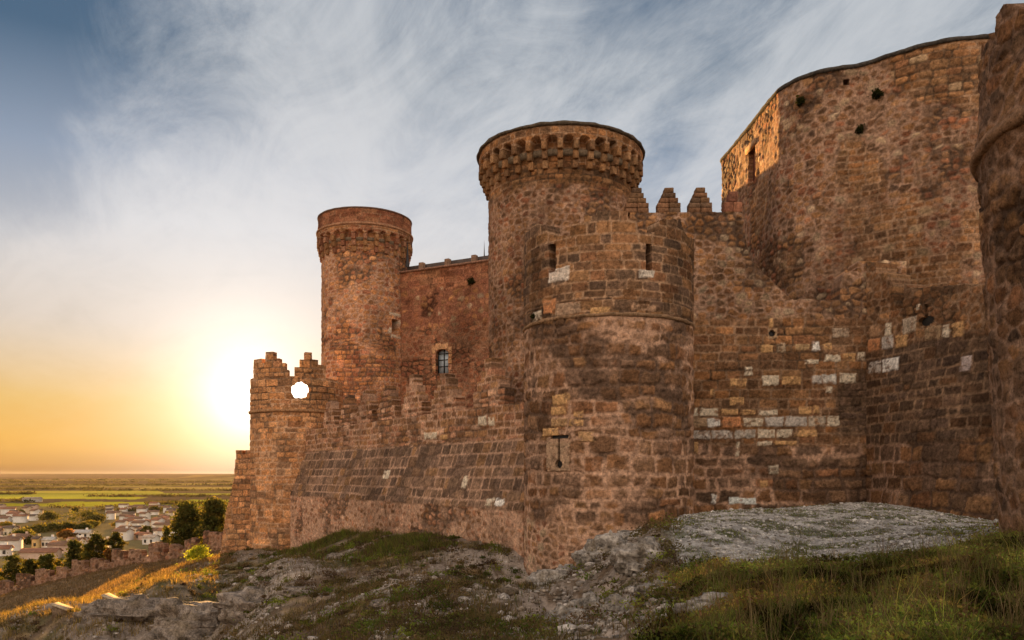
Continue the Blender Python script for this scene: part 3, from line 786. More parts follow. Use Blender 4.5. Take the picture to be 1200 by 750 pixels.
# =================================================================== TERRAIN
CP = [  # image column, image row, distance ahead
 (1200,645,11),(1200,750,6.5),(1000,690,9.5),(1000,750,6.8),(850,700,10),(850,750,7.5),
 (808,604,29),(900,599,31),(1010,591,31.5),(1100,598,28),(1180,612,24),(1180,624,15),(1260,640,13),(1350,650,12),
 (880,676,11.8),(1000,672,11.2),(1100,655,11.8),(760,636,18),(1000,630,18),(900,640,17),
 (742,632,21),(700,655,24.5),(650,690,26),(613,688,27.5),(720,745,11),(640,742,14),(690,720,16),(500,750,15),(400,750,17),(330,750,21),(270,752,26),(200,754,29.5),(100,756,31),
 (500,625,37),(600,648,31),(560,630,34),(400,630,46),(352,642,52),(300,650,53),(258,657,56),(500,680,23),(400,680,28),(300,688,32),(400,650,37),(300,668,42),
 (580,690,22),(200,712,32.5),(130,708,33.5),(260,705,32),(235,662,52),(190,682,42),(150,700,36),(60,733,33.5),(0,743,33.5),(-100,770,32),
 (250,646,77),(190,657,81),(130,668,85),(60,684,89),(0,700,92),(-80,722,97),(-200,750,100),
 (100,712,52),(0,742,48),(170,672,64),(100,694,70),(0,718,75),(-100,745,75),
 (800,555+60,40),(1000,600,40),(600,620,45),(500,600,60),(700,590,70),(900,585,75),(1200,590,60),(350,612,75),(1100,600,36),(710,625,33),
 (300,600,95),(600,590,100),(1000,585,100)]
DEEP = [  # azimuth column, distance, height (not seen, or read from the slope)
 (300,5,-1.95),(600,5,-1.6),(900,5,-1.45),(1300,5,-1.2),(0,5,-2.2),(-200,5,-2.3),(300,10,-2.95),(0,10,-3.3),(600,9,-2.1),(450,9,-2.5),(-200,12,-4.2),(100,15,-3.9),(150,22,-5.6),(0,24,-6.2),(-200,25,-6.6),(60,30,-7.2),
 (1400,20,-1.2),(1400,60,-3),(1300,100,-6),
 (0,125,-24),(150,125,-22),(280,130,-20),(-200,130,-28),(500,140,-18),(0,170,-31),(200,170,-30),(400,190,-28),(-200,170,-32),(800,180,-18),(1300,180,-18)]
PLAIN = -32.0
_x = []; _z = []
for px, py, Y in CP:
    _x.append((px / 150., 3 * math.log(Y))); _z.append((555 - py) / FPX * Y)
for px, Y, z in DEEP:
    _x.append((px / 150., 3 * math.log(Y))); _z.append(z)
_x = np.array(_x); _z = np.array(_z)
_ph = lambda d2: np.sqrt(d2 + .35 ** 2)
_A = _ph(((_x[:, None] - _x[None]) ** 2).sum(-1))
_w = np.linalg.solve(_A + 0.02 * np.eye(len(_x)), _z - _z.mean())

def ground_base(X, Y):
    X = np.asarray(X, float); Y = np.asarray(Y, float)
    az = np.clip(np.arctan2(X, Y), -R(52), R(44))
    r = np.hypot(X, Y); fy = np.maximum(r * np.cos(az), 5.0)
    a = np.tan(az) * FPX + 600
    a = np.clip(a, -250, 1420) / 150.; b = 3 * np.log(np.minimum(fy, 200))
    z = np.zeros(X.shape) + _z.mean()
    for k in range(len(_x)):
        z = z + _w[k] * _ph((a - _x[k, 0]) ** 2 + (b - _x[k, 1]) ** 2)
    return z, r, fy

def rockiness(X, Y):
    """bare limestone breaking through the turf"""
    m = fbm(X * .35, Y * .28, 301, 4)
    px = X / np.maximum(Y, 1) * FPX + 600
    led = np.exp(-(((px - 715) / 75) ** 2)) * ((Y > 9) & (Y < 27))
    cr = np.exp(-(((X + 13.5) / 4.5) ** 2 + ((Y - 31) / 2.6) ** 2))
    right = sstep(760, 840, px)
    return np.clip(.75 * sstep(.51, .66, m) * (1 - right) + led * 1.1 + cr * 1.1, 0, 1) * sstep(70, 40, Y)

def gravel(X, Y):
    px = X / np.maximum(Y, 1) * FPX + 600
    edge = np.interp(px, [700, 760, 800, 880, 960, 1000, 1060, 1110, 1150, 1200], [30, 21, 14.5, 12.2, 11.6, 11.4, 11.6, 12.4, 13.6, 16])
    m = sstep(-.35, .55, (np.log(np.maximum(Y, .1)) - np.log(edge)) * 6 + 1.2 * (fbm(X * .9, Y * .5, 311, 4) - .5))
    return m * sstep(705, 770, px) * (Y < 60)

def ground_z(X, Y):
    z, r, fy = ground_base(X, Y)
    near = sstep(130, 60, r)
    rk = rockiness(X, Y)
    gr = gravel(X, Y)
    amp = near * (1 - .75 * gr)
    z = z + amp * ((fbm(X * .22, Y * .22, 201, 4) - .5) * .5 + (fbm(X * 1.1, Y * 1.1, 202, 4) - .5) * .22) * sstep(2, 12, r)
    ridged = 1 - 2 * np.abs(fbm(X * .8 + .3 * Y, Y * .9, 203, 5) - .5)
    z = z + rk * near * ((ridged - .75) * .48 + (fbm(X * 3.2, Y * 3.2, 204, 3) - .5) * .16)
    z = z + near * gr * (fbm(X * 5, Y * 5, 205, 3) - .5) * .07
    far = sstep(140, 200, r)
    und = (fbm(X * .0016, Y * .0016, 206, 3) - .5) * 5 * sstep(250, 1200, r)
    # low plateau along the horizon
    az = X / np.maximum(Y, 1)
    plat = sstep(6200, 9000, Y + 1500 * (fbm(az * 6, Y * 0, 207, 3) - .5) * 2) * 27
    hill = 21 * sstep(3600, 5200, Y + 600 * (fbm(az * 9, Y * 0 + 3, 208, 3) - .5)) * sstep(-.43, -.35, az) * sstep(9000, 7000, Y)
    zf = PLAIN + und + np.maximum(plat, hill) 
    return z * (1 - far) + zf * far

def fields(X, Y):
    """colours of the farmland, village floor included"""
    n = X.shape
    wig = 1 + .05 * (fbm(X * .004, Y * .001, 401, 3) - .5)
    Yw = Y * wig + X * .12 * np.sin(Y * .002)
    ed = np.array([0, 260, 690, 735, 800, 850, 930, 1010, 1120, 1200, 1400, 1560, 1850, 2300, 2700, 3400, 4300, 5600, 7000, 99999.])
    k = np.clip(np.searchsorted(ed, Yw) - 1, 0, len(ed) - 1)
    pal = np.array([(.17, .12, .07), (.20, .14, .085), (.19, .15, .07), (.36, .34, .035), (.31, .31, .035), (.12, .085, .045), (.36, .34, .04), (.13, .09, .05), (.28, .27, .045), (.14, .10, .05), (.32, .28, .05),
                    (.17, .12, .055), (.30, .23, .07), (.14, .095, .05), (.20, .145, .06), (.15, .10, .05), (.19, .125, .05), (.13, .08, .045), (.12, .07, .045), (.12, .07, .045)])
    c = pal[k]
    # parcels across each strip
    w = 90 + Y * .11
    par = np.floor(X / w + h01(k, 5, 411) * 7 + .6 * (fbm(X * .002, Y * .002, 412, 2) - .5))
    hh = h01(par.astype(int), k, 413)
    alt = pal[np.clip(k + np.where(hh > .7, 1, np.where(hh < .22, -1, 0)), 0, 19)]
    c = np.where((hh[..., None] > .7) | (hh[..., None] < .22), alt, c) * (.8 + .4 * h01(par.astype(int), k, 414))[..., None]
    c = c * (.8 + .4 * fbm(X * .02, Y * .006, 415, 3))[..., None]
    return c

def ground_colour(X, Y):
    z, r, fy = ground_base(X, Y)
    n1 = fbm(X * .5, Y * .5, 501, 4); n2 = fbm(X * 2.2, Y * 2.2, 502, 4)
    soil = np.array((.13, .09, .058)); straw = np.array((.30, .20, .085)); turf = np.array((.075, .07, .028)); rock = np.array((.27, .215, .17)); grav = np.array((.40, .37, .33)); dark = np.array((.05, .045, .03))
    def mixc(a, b, t): return a * (1 - t[..., None]) + b * t[..., None]
    c = mixc(np.broadcast_to(soil, X.shape + (3,)), turf, sstep(.42, .6, n1) * .8)
    c = mixc(c, straw, sstep(.5, .66, n2) * .6)
    hillside = sstep(40, 62, Y) * (X < 0)
    c = mixc(c, np.array((.19, .125, .07)) * np.ones(3), hillside * .8)
    cru = sstep(.50, .64, fbm(X * .42, Y * .3, 520, 5)) * (X < 3) * sstep(52, 40, Y)
    cc_ = np.array((.34, .285, .235)) * (.5 + fbm(X * 5, Y * 5, 521, 4))[..., None]
    c = mixc(c, cc_, cru * sstep(.3, .48, n2) * .85)
    rk = rockiness(X, Y)
    rc = rock[None, None] * (.5 + .95 * fbm(X * 1.6, Y * 1.6, 503, 4))[..., None]
    c = mixc(c, rc.reshape(c.shape), rk * sstep(.34, .5, n2))
    g = gravel(X, Y)
    gp = sstep(.50, .64, fbm(X * 1.6, Y * 1.2, 504, 5))
    gc = grav * (.62 + .75 * fbm(X * 7, Y * 7, 505, 3))[..., None]
    gc = mixc(gc, np.array((.085, .085, .05)) * np.ones(3), gp * .75)
    c = mixc(c, gc, g)
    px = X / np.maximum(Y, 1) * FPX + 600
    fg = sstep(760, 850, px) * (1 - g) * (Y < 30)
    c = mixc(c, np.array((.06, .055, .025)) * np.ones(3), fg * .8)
    f = fields(X, Y)
    return mixc(c, f, sstep(105, 150, r))

az = np.concatenate([np.linspace(-180, -44, 50)[:-1], np.linspace(-44, 42, 800)[:-1], np.linspace(42, 180, 50)])
rr = [2.0]
while rr[-1] < 13000: rr.append(rr[-1] * (1.0105 if rr[-1] < 90 else 1.014))
rr = np.array(rr)
AZ, RR = np.meshgrid(np.radians(az), rr, indexing='ij')
GX = RR * np.sin(AZ); GY = RR * np.cos(AZ)
GZ = ground_z(GX, GY); GC = ground_colour(GX, GY)
idx = np.arange(AZ.size).reshape(AZ.shape)
F_ = np.stack([idx[:-1, :-1], idx[:-1, 1:], idx[1:, 1:], idx[1:, :-1]], -1).reshape(-1, 4)
ctr = len(AZ.ravel())
cap = np.stack([idx[:-1, 0], idx[1:, 0]], -1)
VV = np.concatenate([np.stack([GX, GY, GZ], -1).reshape(-1, 3), [[0, 0, GZ[:, 0].mean()]]])
CC = np.concatenate([GC.reshape(-1, 3), [[.1, .08, .05]]])
F4 = np.concatenate([F_, np.stack([cap[:, 1], cap[:, 0], np.full(len(cap), ctr), np.full(len(cap), ctr)], -1)]) if False else F_
gr_o = mesh_obj('ground', VV[:-1], F4[:, ::-1], EARTH, None, CC[:-1])
tag(gr_o, 'rocky hillside falling to farmland that reaches the horizon', None, None, 'structure')

def gz(x, y): return float(ground_z(np.array([[float(x)]]), np.array([[float(y)]]))[0, 0])
# =================================================================== PLANTS, ROCKS, VILLAGE
import bmesh
def leaves_arrays(P_, size, rng, aspect=.6):
    """one randomly turned quad per point"""
    n = len(P_)
    a = rng.normal(size=(n, 3)); a /= np.linalg.norm(a, axis=1)[:, None]
    b = rng.normal(size=(n, 3)); b -= (a * b).sum(1)[:, None] * a; b /= np.linalg.norm(b, axis=1)[:, None]
    s = np.asarray(size) * rng.uniform(.6, 1.4, n)
    a *= s[:, None]; b *= (s * aspect)[:, None]
    V = np.stack([P_ - a, P_ + b, P_ + a, P_ - b], 1).reshape(-1, 3)
    F = np.arange(4 * n).reshape(n, 4)
    return V, F

def tube(pts, rad, n=6):
    pts = np.asarray(pts, float); V = []; F = []
    for i, (p, r) in enumerate(zip(pts, rad)):
        d = pts[min(i + 1, len(pts) - 1)] - pts[max(i - 1, 0)]; d /= np.linalg.norm(d) + 1e-9
        u = np.cross(d, [1, 0, .3]); u /= np.linalg.norm(u); v = np.cross(d, u)
        for k in range(n):
            t = 2 * math.pi * k / n; V.append(p + r * (math.cos(t) * u + math.sin(t) * v))
    for i in range(len(pts) - 1):
        for k in range(n):
            F.append((i * n + k, i * n + (k + 1) % n, (i + 1) * n + (k + 1) % n, (i + 1) * n + k))
    return V, F

def make_tree(name, label, loc, h, w, kind, seed, group=None, leaf=.18, nl=2600, cols=((.035, .045, .018), (.055, .06, .02), (.02, .03, .012))):
    rng = np.random.RandomState(seed)
    t = thing(name, label, 'tree' if kind != 'bush' else 'bush', loc, group)
    loc = np.array(loc, float)
    V = []; F = []; cl = []
    trunk_h = h * (.88 if kind == 'pine' else .6)
    lean = rng.uniform(-.05, .05, 2) * h
    v, f = tube([loc + [0, 0, -.4], loc + [lean[0] * .3, lean[1] * .3, trunk_h * .5], loc + [lean[0], lean[1], trunk_h]], [h * .03, h * .02, h * .007]); V += v; F += f
    nb = 16 if kind == 'pine' else 11
    for i in range(nb):
        q = (i + .5) / nb
        if kind == 'pine':
            z = h * (.12 + .86 * q); rad = w / 2 * 1.15 * (1.0 - .86 * q) ** .6 * rng.uniform(.6, 1.15)
            reps = 7
        else:
            z = h * (.25 + .68 * q); rad = w / 2 * math.sqrt(max(.05, 1 - (2 * q - .85) ** 2 * .8)) * rng.uniform(.7, 1.1); reps = 4
        for r_ in range(reps):
            an = rng.uniform(0, 6.28); rr_ = rad * rng.uniform(.35, 1.)
            tip = loc + [math.cos(an) * rr_, math.sin(an) * rr_, z + rng.uniform(-.05, .06) * h]
            if r_ < 2:
                n0 = len(V); st = loc + [lean[0] * z / h, lean[1] * z / h, z * .85]
                v, f = tube([st, (st + tip) / 2 + [0, 0, .03 * h], tip], [h * .009, h * .006, h * .002], 4); V += v; F += [tuple(x + n0 for x in g) for g in f]
            cl.append((tip, w * rng.uniform(.06, .13)))
    mesh_obj('trunk', V, [list(f) for f in F], BARK, t)
    per = max(6, nl // len(cl)); PP = []; CO = []
    for c, s in cl:
        pp = c + rng.normal(size=(per, 3)) * np.array([s, s, s * .62]); PP.append(pp)
        k = np.array(cols[rng.randint(len(cols))]) * rng.uniform(.7, 1.35)
        CO.append(np.tile(k, (per, 1)) * rng.uniform(.75, 1.25, (per, 1)))
    PP = np.concatenate(PP); CO = np.concatenate(CO)
    PP[:, 2] = np.maximum(PP[:, 2], loc[2] + .05)
    V, F = leaves_arrays(PP, leaf, rng)
    mesh_obj('crown', V, F, LEAF, t, np.repeat(CO, 4, 0), smooth=False)
    return t

def blades(pts, h, wd, lean, col, rng, name, label, cat=None):
    n = len(pts)
    an = rng.uniform(0, 2 * math.pi, n); dx = np.stack([np.cos(an), np.sin(an), np.zeros(n)], 1)
    la = rng.uniform(0, 2 * math.pi, n); ld = np.stack([np.cos(la), np.sin(la), np.zeros(n)], 1) * (lean * rng.uniform(.2, 1.3, n) * h)[:, None]
    up = np.zeros((n, 3)); up[:, 2] = h
    b0 = pts - dx * wd[:, None]; b1 = pts + dx * wd[:, None]
    m0 = pts + up * .55 + ld * .35 - dx * wd[:, None] * .75; m1 = pts + up * .55 + ld * .35 + dx * wd[:, None] * .75
    tp = pts + up * .96 + ld
    V = np.stack([b0, b1, m1, m0, tp], 1).reshape(-1, 3)
    o = np.arange(n)[:, None] * 5
    # quads, the tip quad is closed by a doubled corner kept as a narrow quad
    V2 = np.stack([b0, b1, m1, m0, tp - dx * wd[:, None] * .12, tp + dx * wd[:, None] * .12], 1).reshape(-1, 3)
    o = np.arange(n)[:, None] * 6
    F = np.concatenate([o + np.array([[0, 1, 2, 3]]), o + np.array([[3, 2, 5, 4]])])
    ob = mesh_obj(name, V2, F, GRASS, None, np.repeat(col, 6, 0), smooth=False)
    return tag(ob, label, cat, None, 'stuff')

def scatter(n, px0, px1, y0, y1, rng):
    px = rng.uniform(px0, px1, n); Y = np.exp(rng.uniform(math.log(y0), math.log(y1), n))
    X = (px - 600) / FPX * Y
    return X, Y

def in_castle(X, Y):
    k = np.hypot(X - cF[0], Y - cF[1]) < rF + .1
    k |= np.hypot(X - cB[0], Y - cB[1]) < rB + .1
    k |= np.hypot(X - cR[0], Y - cR[1]) < rR + .05
    tD_ = np.clip((X - 1.2) / (-15.7), 0, 1); yD = 30.83 + 23.32 * tD_
    k |= (X < 1.5) & (X > -14.5) & (Y > yD - 1.9)
    k |= (X > 3) & (X < 16) & (Y > 31.9)
    k |= (X > np.interp(Y, [22.5, 25, 32], [16.5, 15.1, 13.6]))
    k |= (X < -14.5) & (X > -21.5) & (Y > 56.6) & (Y < 60)
    k |= (X > -14.5) & (Y > 54)
    return k

rng = np.random.RandomState(5)
def pick(cols, n):
    c = np.array(cols); return c[rng.randint(len(c), size=n)] * rng.uniform(.65, 1.35, (n, 1))
def tufts(X, Y, per, spread, hgt, wd, lean, cols):
    n = len(X); XX = np.repeat(X, per) + rng.normal(size=n * per) * spread; YY = np.repeat(Y, per) + rng.normal(size=n * per) * spread
    ok = ~in_castle(XX, YY); XX = XX[ok]; YY = YY[ok]
    Z = ground_z(XX, YY) - .015
    hh = np.repeat(hgt * rng.uniform(.5, 1.4, n), per)[ok] * rng.uniform(.6, 1.2, len(XX))
    tc_ = np.repeat(pick(cols, n), per, 0)[ok] * rng.uniform(.8, 1.2, (len(XX), 1))
    return np.stack([XX, YY, Z], 1), hh, np.full(len(XX), wd) * rng.uniform(.7, 1.3, len(XX)), lean, tc_

GREEN = [(.12, .17, .034), (.18, .21, .04), (.085, .105, .03), (.20, .175, .05), (.13, .095, .05)]
OLIVE = [(.11, .09, .038), (.15, .115, .06), (.09, .065, .038), (.19, .135, .075), (.13, .085, .058)]
STRAW = [(.27, .19, .075), (.20, .14, .06), (.13, .10, .04), (.32, .24, .10), (.10, .085, .035)]
BRWN = [(.19, .125, .07), (.15, .10, .055), (.23, .155, .085), (.12, .09, .05)]

# weeds and grass on the near right
X, Y = scatter(34000, 740, 1300, 5.4, 15, rng)
g = gravel(X, Y); rk = rockiness(X, Y); px = X / Y * FPX + 600
lowp = sstep(.36, .56, fbm(X * 1.3, Y * 1.3, 601, 3))
ok = (rng.uniform(size=len(X)) > g * 1.2 + .05) & (rng.uniform(size=len(X)) > rk * .75) & (rng.uniform(size=len(X)) < .25 + .75 * sstep(740, 850, px))
X, Y, lowp = X[ok], Y[ok], lowp[ok]
a_ = tufts(X, Y, 5, .035, (.04 + .11 * lowp ** 2) * np.exp(rng.normal(size=len(X)) * .35), .0045, .7, GREEN)
clump = lambda Q: ((.12 + 1.8 * sstep(.25, .75, fbm(Q[:, 0] * 1.5, Q[:, 1] * 1.5, 607, 4)))[:, None] * (1 + (np.array((.30, .0, .1)) * sstep(.5, .66, fbm(Q[:, 0] * .8, Q[:, 1] * .8, 608, 3))[:, None])))
a_ = (a_[0], a_[1], a_[2], a_[3], a_[4] * clump(a_[0]))
blades(*a_[:3], a_[3], a_[4], rng, 'grass', 'green weeds and grass covering the near slope on the right')
# broad leaved weeds among them
k_ = (rng.uniform(size=len(X)) < .035) & (fbm(X * .9, Y * .9, 606, 3) > .46)
b_ = tufts(X[k_], Y[k_], 9, .03, np.full(k_.sum(), .42), .0035, .35, [(.16, .11, .06), (.2, .15, .08), (.12, .13, .04)])
blades(*b_[:3], b_[3], b_[4], rng, 'grass', 'tall seeding stalks among the near weeds')
n = len(X); sel = rng.uniform(size=n) < .85
XX = np.repeat(X[sel], 7) + rng.normal(size=sel.sum() * 7) * .05; YY = np.repeat(Y[sel], 7) + rng.normal(size=sel.sum() * 7) * .05
PP = np.stack([XX, YY, ground_z(XX, YY) + np.repeat((.03 + .15 * lowp[sel]), 7) * rng.uniform(.1, 1.1, len(XX))], 1)
V, F = leaves_arrays(PP, .024, rng, .5)
tag(mesh_obj('weeds', V, F, GRASS, None, np.repeat(np.repeat(pick(GREEN + [(.10, .06, .03)], sel.sum()), 7, 0) * clump(PP), 4, 0), smooth=False), 'low leafy weeds growing through the near grass', None, None, 'stuff')
# thin turf on the stony slope
X, Y = scatter(46000, -80, 790, 9.5, 58, rng)
rk = rockiness(X, Y); pat = fbm(X * .55, Y * .55, 602, 4)
ok = (rng.uniform(size=len(X)) > rk * .93) & (rng.uniform(size=len(X)) < .18 + 1.1 * sstep(.42, .6, pat)) & ~in_castle(X, Y)
X, Y = X[ok], Y[ok]
a_ = tufts(X, Y, 4, .07, np.full(len(X), .17), .008, .55, OLIVE + GREEN[2:3] + STRAW[1:3])
blades(*a_[:3], a_[3], a_[4], rng, 'grass', 'patchy olive and straw turf between the rocks on the slope')
# greener weeds along the foot of the left curtain wall and the tower
t_ = rng.uniform(0.02, .75, 5200); off = np.abs(rng.normal(size=5200)) * 1.5 + 1.0
X = 1.2 - 15.7 * t_ - .83 * off * 1.2; Y = 30.83 + 23.3 * t_ - .56 * off * 1.2
wgt = fbm(t_ * 14, off * .4, 603, 3); ok = wgt > .5
a_ = tufts(X[ok], Y[ok], 6, .09, .12 + .5 * (wgt[ok] - .5) * 2, .011, .5, GREEN + OLIVE[:2])
blades(*a_[:3], a_[3], a_[4], rng, 'grass', 'taller green weeds along the foot of the left curtain wall')
# dry grass along the sunlit crest and below it
X, Y = scatter(15000, -120, 262, 24, 57, rng)
px = X / Y * FPX + 600; ok = (fbm(X * .9, Y * .9, 604, 4) > .47) & (rng.uniform(size=len(X)) < np.interp(px + 40 * (fbm(X, Y, 609, 3) - .5), [150, 262], [1, .12])) & (Y > 30); X, Y = X[ok], Y[ok]
a_ = tufts(X, Y, 5, .07, np.full(len(X), .26), .008, .5, STRAW)
blades(*a_[:3], a_[3], a_[4], rng, 'grass', 'dry golden grass along the crest on the left')
X, Y = scatter(22000, -150, 275, 46, 96, rng)
a_ = tufts(X, Y, 4, .14, np.full(len(X), .24), .016, .5, BRWN)
blades(*a_[:3], a_[3], a_[4], rng, 'grass', 'dull brown grass on the hillside above the crenellated outer wall')
# weeds in the gravel
X, Y = scatter(20000, 740, 1230, 10.5, 31, rng)
ok = (fbm(X * 1.6, Y * 1.2, 504, 5) > .53) & (gravel(X, Y) > .4); X, Y = X[ok], Y[ok]
a_ = tufts(X, Y, 6, .05, np.full(len(X), .055), .006, .7, GREEN)
blades(*a_[:3], a_[3], a_[4], rng, 'grass', 'flat sparse weeds in the pale gravel')
# dwarf shrubs
X, Y = scatter(4200, -60, 790, 10, 56, rng)
pat = fbm(X * .4, Y * .4, 605, 4); ok = (pat > .43) & ~in_castle(X, Y) & (rng.uniform(size=len(X)) > rockiness(X, Y) * .8); X, Y = X[ok], Y[ok]
S = rng.uniform(.05, .19, len(X)); per = 90
XX = np.repeat(X, per) + rng.normal(size=len(X) * per) * np.repeat(S, per); YY = np.repeat(Y, per) + rng.normal(size=len(X) * per) * np.repeat(S, per)
ZZ = np.repeat(ground_z(X, Y), per) + np.abs(rng.normal(size=len(XX))) * np.repeat(S * .6, per)
V, F = leaves_arrays(np.stack([XX, YY, ZZ], 1), np.repeat(.018 + .0008 * Y, per), rng, .5)
cc = np.repeat(pick(OLIVE + GREEN[:3] + [(.11, .075, .06)], len(X)), per, 0) * rng.uniform(.7, 1.3, (len(XX), 1))
tag(mesh_obj('scrub', V, F, LEAF, None, np.repeat(cc, 4, 0), smooth=False), 'low thyme scrub dotted over the stony slope', None, None, 'stuff')

# ---- rocks
def ico(sub):
    bm = bmesh.new(); bmesh.ops.create_icosphere(bm, subdivisions=sub, radius=1); V = np.array([v.co[:] for v in bm.verts]); F = np.array([[v.index for v in f.verts] for f in bm.faces]); bm.free(); return V, F
IV, IF = ico(5); IV2, IF2 = ico(1)
def make_rock(px, py, Y, sx, sy, sz, seed, label):
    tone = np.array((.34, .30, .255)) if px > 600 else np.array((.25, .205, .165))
    p = P(px, py, Y); z = gz(p[0], p[1])
    v = IV.copy(); s = seed * 7.3
    n = (fbm(v[:, 0] * 1.3 + s, v[:, 1] * 1.3 + v[:, 2] * 1.7, seed, 5) - .5) * 1.0
    r2 = 1 - 2 * np.abs(fbm(v[:, 0] * 2.1 + v[:, 2] * .8, v[:, 1] * 2.1 - s + v[:, 2] * 1.4, seed + 3, 5) - .5)
    v = v * (1 + n + (r2 - .75) * .5)[:, None]
    st = np.round(v[:, 2] * 3.2 + .6 * n) / 3.2; v[:, 2] = v[:, 2] * .45 + st * .55       # bedded limestone
    c = tone[None] * (.3 + 1.3 * fbm(v[:, 0] * 2.4 + s, v[:, 1] * 2.4 + v[:, 2] * 2.2, seed + 5, 5))[:, None]
    li = sstep(.55, .68, fbm(v[:, 0] * 3 - s, v[:, 1] * 3 + v[:, 2], seed + 8, 4))[:, None]
    c = c * (1 - li * .5) + np.array((.16, .12, .07)) * li * .5
    v = v * np.array([sx, sy, sz]); 
    a = rnd.uniform(-.5, .5); v = np.stack([v[:, 0] * math.cos(a) - v[:, 1] * math.sin(a), v[:, 0] * math.sin(a) + v[:, 1] * math.cos(a), v[:, 2]], 1)
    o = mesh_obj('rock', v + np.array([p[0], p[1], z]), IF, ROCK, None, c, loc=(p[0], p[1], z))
    return tag(o, label, 'rock', 'limestone outcrops')
for i, (px, py, Y, sx, sy, sz, lb) in enumerate([
    (150, 726, 32, 1.9, 1.3, .9, 'widest grey limestone ledge below the sunlit crest at lower left'),
    (222, 728, 31.3, 1.6, 1.1, .85, 'grey limestone ledge right of the widest ledge at lower left'),
    (290, 736, 29, 1.3, .9, .6, 'flat grey slab near the bottom edge, right of the lower left ledges'),
    (112, 735, 32.4, .9, .8, .6, 'small grey rock at the left end of the lower left ledges'),
    (352, 706, 27, .6, .5, .18, 'pale tilted slab on the open slope below the curtain wall'),
    (395, 668, 35, .6, .45, .2, 'small pale outcrop high on the slope under the curtain wall'),
    (300, 672, 42, .8, .6, .22, 'pale outcrop close below the far bastion'),
    (450, 712, 20, .38, .3, .12, 'low whitish rock in the middle of the slope'),
    (672, 668, 25.6, .7, .5, .4, 'rough pale rock at the foot of the arrow slit tower'),
    (704, 656, 24.8, .75, .55, .34, 'whitish rock under the right side of the arrow slit tower'),
    (735, 650, 22.5, .7, .55, .3, 'whitish rock at the broken edge of the gravel terrace'),
    (715, 684, 20.5, .7, .6, .5, 'brownish rock in the middle of the broken ledge'),
    (752, 690, 16.5, .55, .5, .42, 'grey rock below the gravel terrace beside green weeds'),
    (690, 712, 16.5, .5, .45, .4, 'brown rock low on the broken ledge, left of the dry grass'),
    (646, 706, 20.5, .6, .5, .35, 'pale flat rock left of the broken ledge'),
    (664, 738, 13.2, .4, .35, .3, 'small dark rock at the bottom edge under the broken ledge'),
    (728, 722, 12.6, .32, .3, .26, 'small reddish brown rock among dry grass near the bottom'),
    (838, 724, 9.2, .42, .32, .2, 'speckled whitish boulder set in the near green weeds'),
    (775, 700, 13.2, .36, .32, .28, 'small grey rock left of the speckled whitish boulder')]):
    make_rock(px, py, Y, sx, sy, sz, 40 + i, lb)

def stones(X, Y, s, cols, name, label):
    n = len(X); Z = ground_z(X, Y)
    v = IV2[None] * (1 + rng.uniform(-.28, .28, (n, len(IV2), 1))) * (s[:, None, None] * np.stack([rng.uniform(.7, 1.4, n), rng.uniform(.7, 1.4, n), rng.uniform(.4, .8, n)], 1)[:, None])
    a = rng.uniform(0, 6.28, n); ca, sa = np.cos(a)[:, None], np.sin(a)[:, None]
    v = np.stack([v[..., 0] * ca - v[..., 1] * sa + X[:, None], v[..., 0] * sa + v[..., 1] * ca + Y[:, None], v[..., 2] + (Z + s * .15)[:, None]], -1)
    F = (np.arange(n)[:, None, None] * len(IV2) + IF2[None]).reshape(-1, 3)
    tag(mesh_obj(name, v.reshape(-1, 3), F, ROCK, None, np.repeat(pick(cols, n), len(IV2), 0), smooth=False), label, None, None, 'stuff')
X, Y = scatter(26000, -40, 790, 9.5, 50, rng)
ok = (rng.uniform(size=len(X)) < .10 + rockiness(X, Y) + .6 * sstep(.50, .62, fbm(X * .42, Y * .3, 520, 5))) & ~in_castle(X, Y); X, Y = X[ok], Y[ok]
stones(X, Y, np.exp(rng.normal(size=len(X)) * .55) * .036, [(.32, .27, .22), (.25, .2, .15), (.42, .37, .32), (.18, .14, .10)], 'loose_stones', 'pale loose stones scattered over the left slope')
X, Y = scatter(16000, 760, 1240, 10.5, 31.5, rng)
ok = (gravel(X, Y) > .5) & ~in_castle(X, Y); X, Y = X[ok], Y[ok]
stones(X, Y, np.exp(rng.normal(size=len(X)) * .45) * .022, [(.46, .43, .39), (.38, .35, .31), (.55, .52, .48), (.25, .22, .19)], 'pebbles', 'pale gravel strewn in front of the right curtain wall')

# ---- crenellated outer wall on the hillside
wp = [(300, 75), (262, 77.5), (190, 81), (130, 85), (60, 89), (0, 92), (-90, 97)]
pW = poly_path([((x - 600) / FPX * y, y) for x, y in wp], n=300, smooth=10)
zW = ground_z(pW.p[:, 0], pW.p[:, 1])
mid = len(zW) // 2
tW = thing('outer_wall', 'low crenellated rubble wall running down the hillside above the village', 'wall', (pW.p[mid, 0], pW.p[mid, 1], zW[mid]), 'curtain walls')
def masW(U, V): return compose(rubble(U, V, .4, 121), U, V, np.concatenate([PINKR, BROWN]) * .6, M_PINK * .6, .07, 121, .04, .4)
gW = lambda U: np.interp(U, pW.u, zW)
sheet('wall_face', pW, arr(0, pW.L, .16), arr(zW.min() - .6, zW.max() + 1., .12), masW, tW, lambda U, V: (V < gW(U) + .75) & (V > gW(U) - .8), thick=.7)
u = .5; i = 0; wr = random.Random(4)
while u < pW.L - 2:
    wdt = wr.uniform(1.2, 2.5); z0 = float(gW(u + wdt / 2)) + .5; hh = wr.uniform(.9, 1.7)
    sheet('merlon', pW, arr(u, u + wdt, .13), arr(z0, z0 + hh, .12), masW, tW, lambda U, V, a=u, b=u + wdt, z=z0 + hh: V < z - .12 + .2 * fbm(U * 2.2 + a, U * 0, 9, 3) * 2 - .2, off=lambda U, V: np.zeros_like(V) + .02, thick=.6)
    u += wdt + .6 + .5 * wr.random(); i += 1

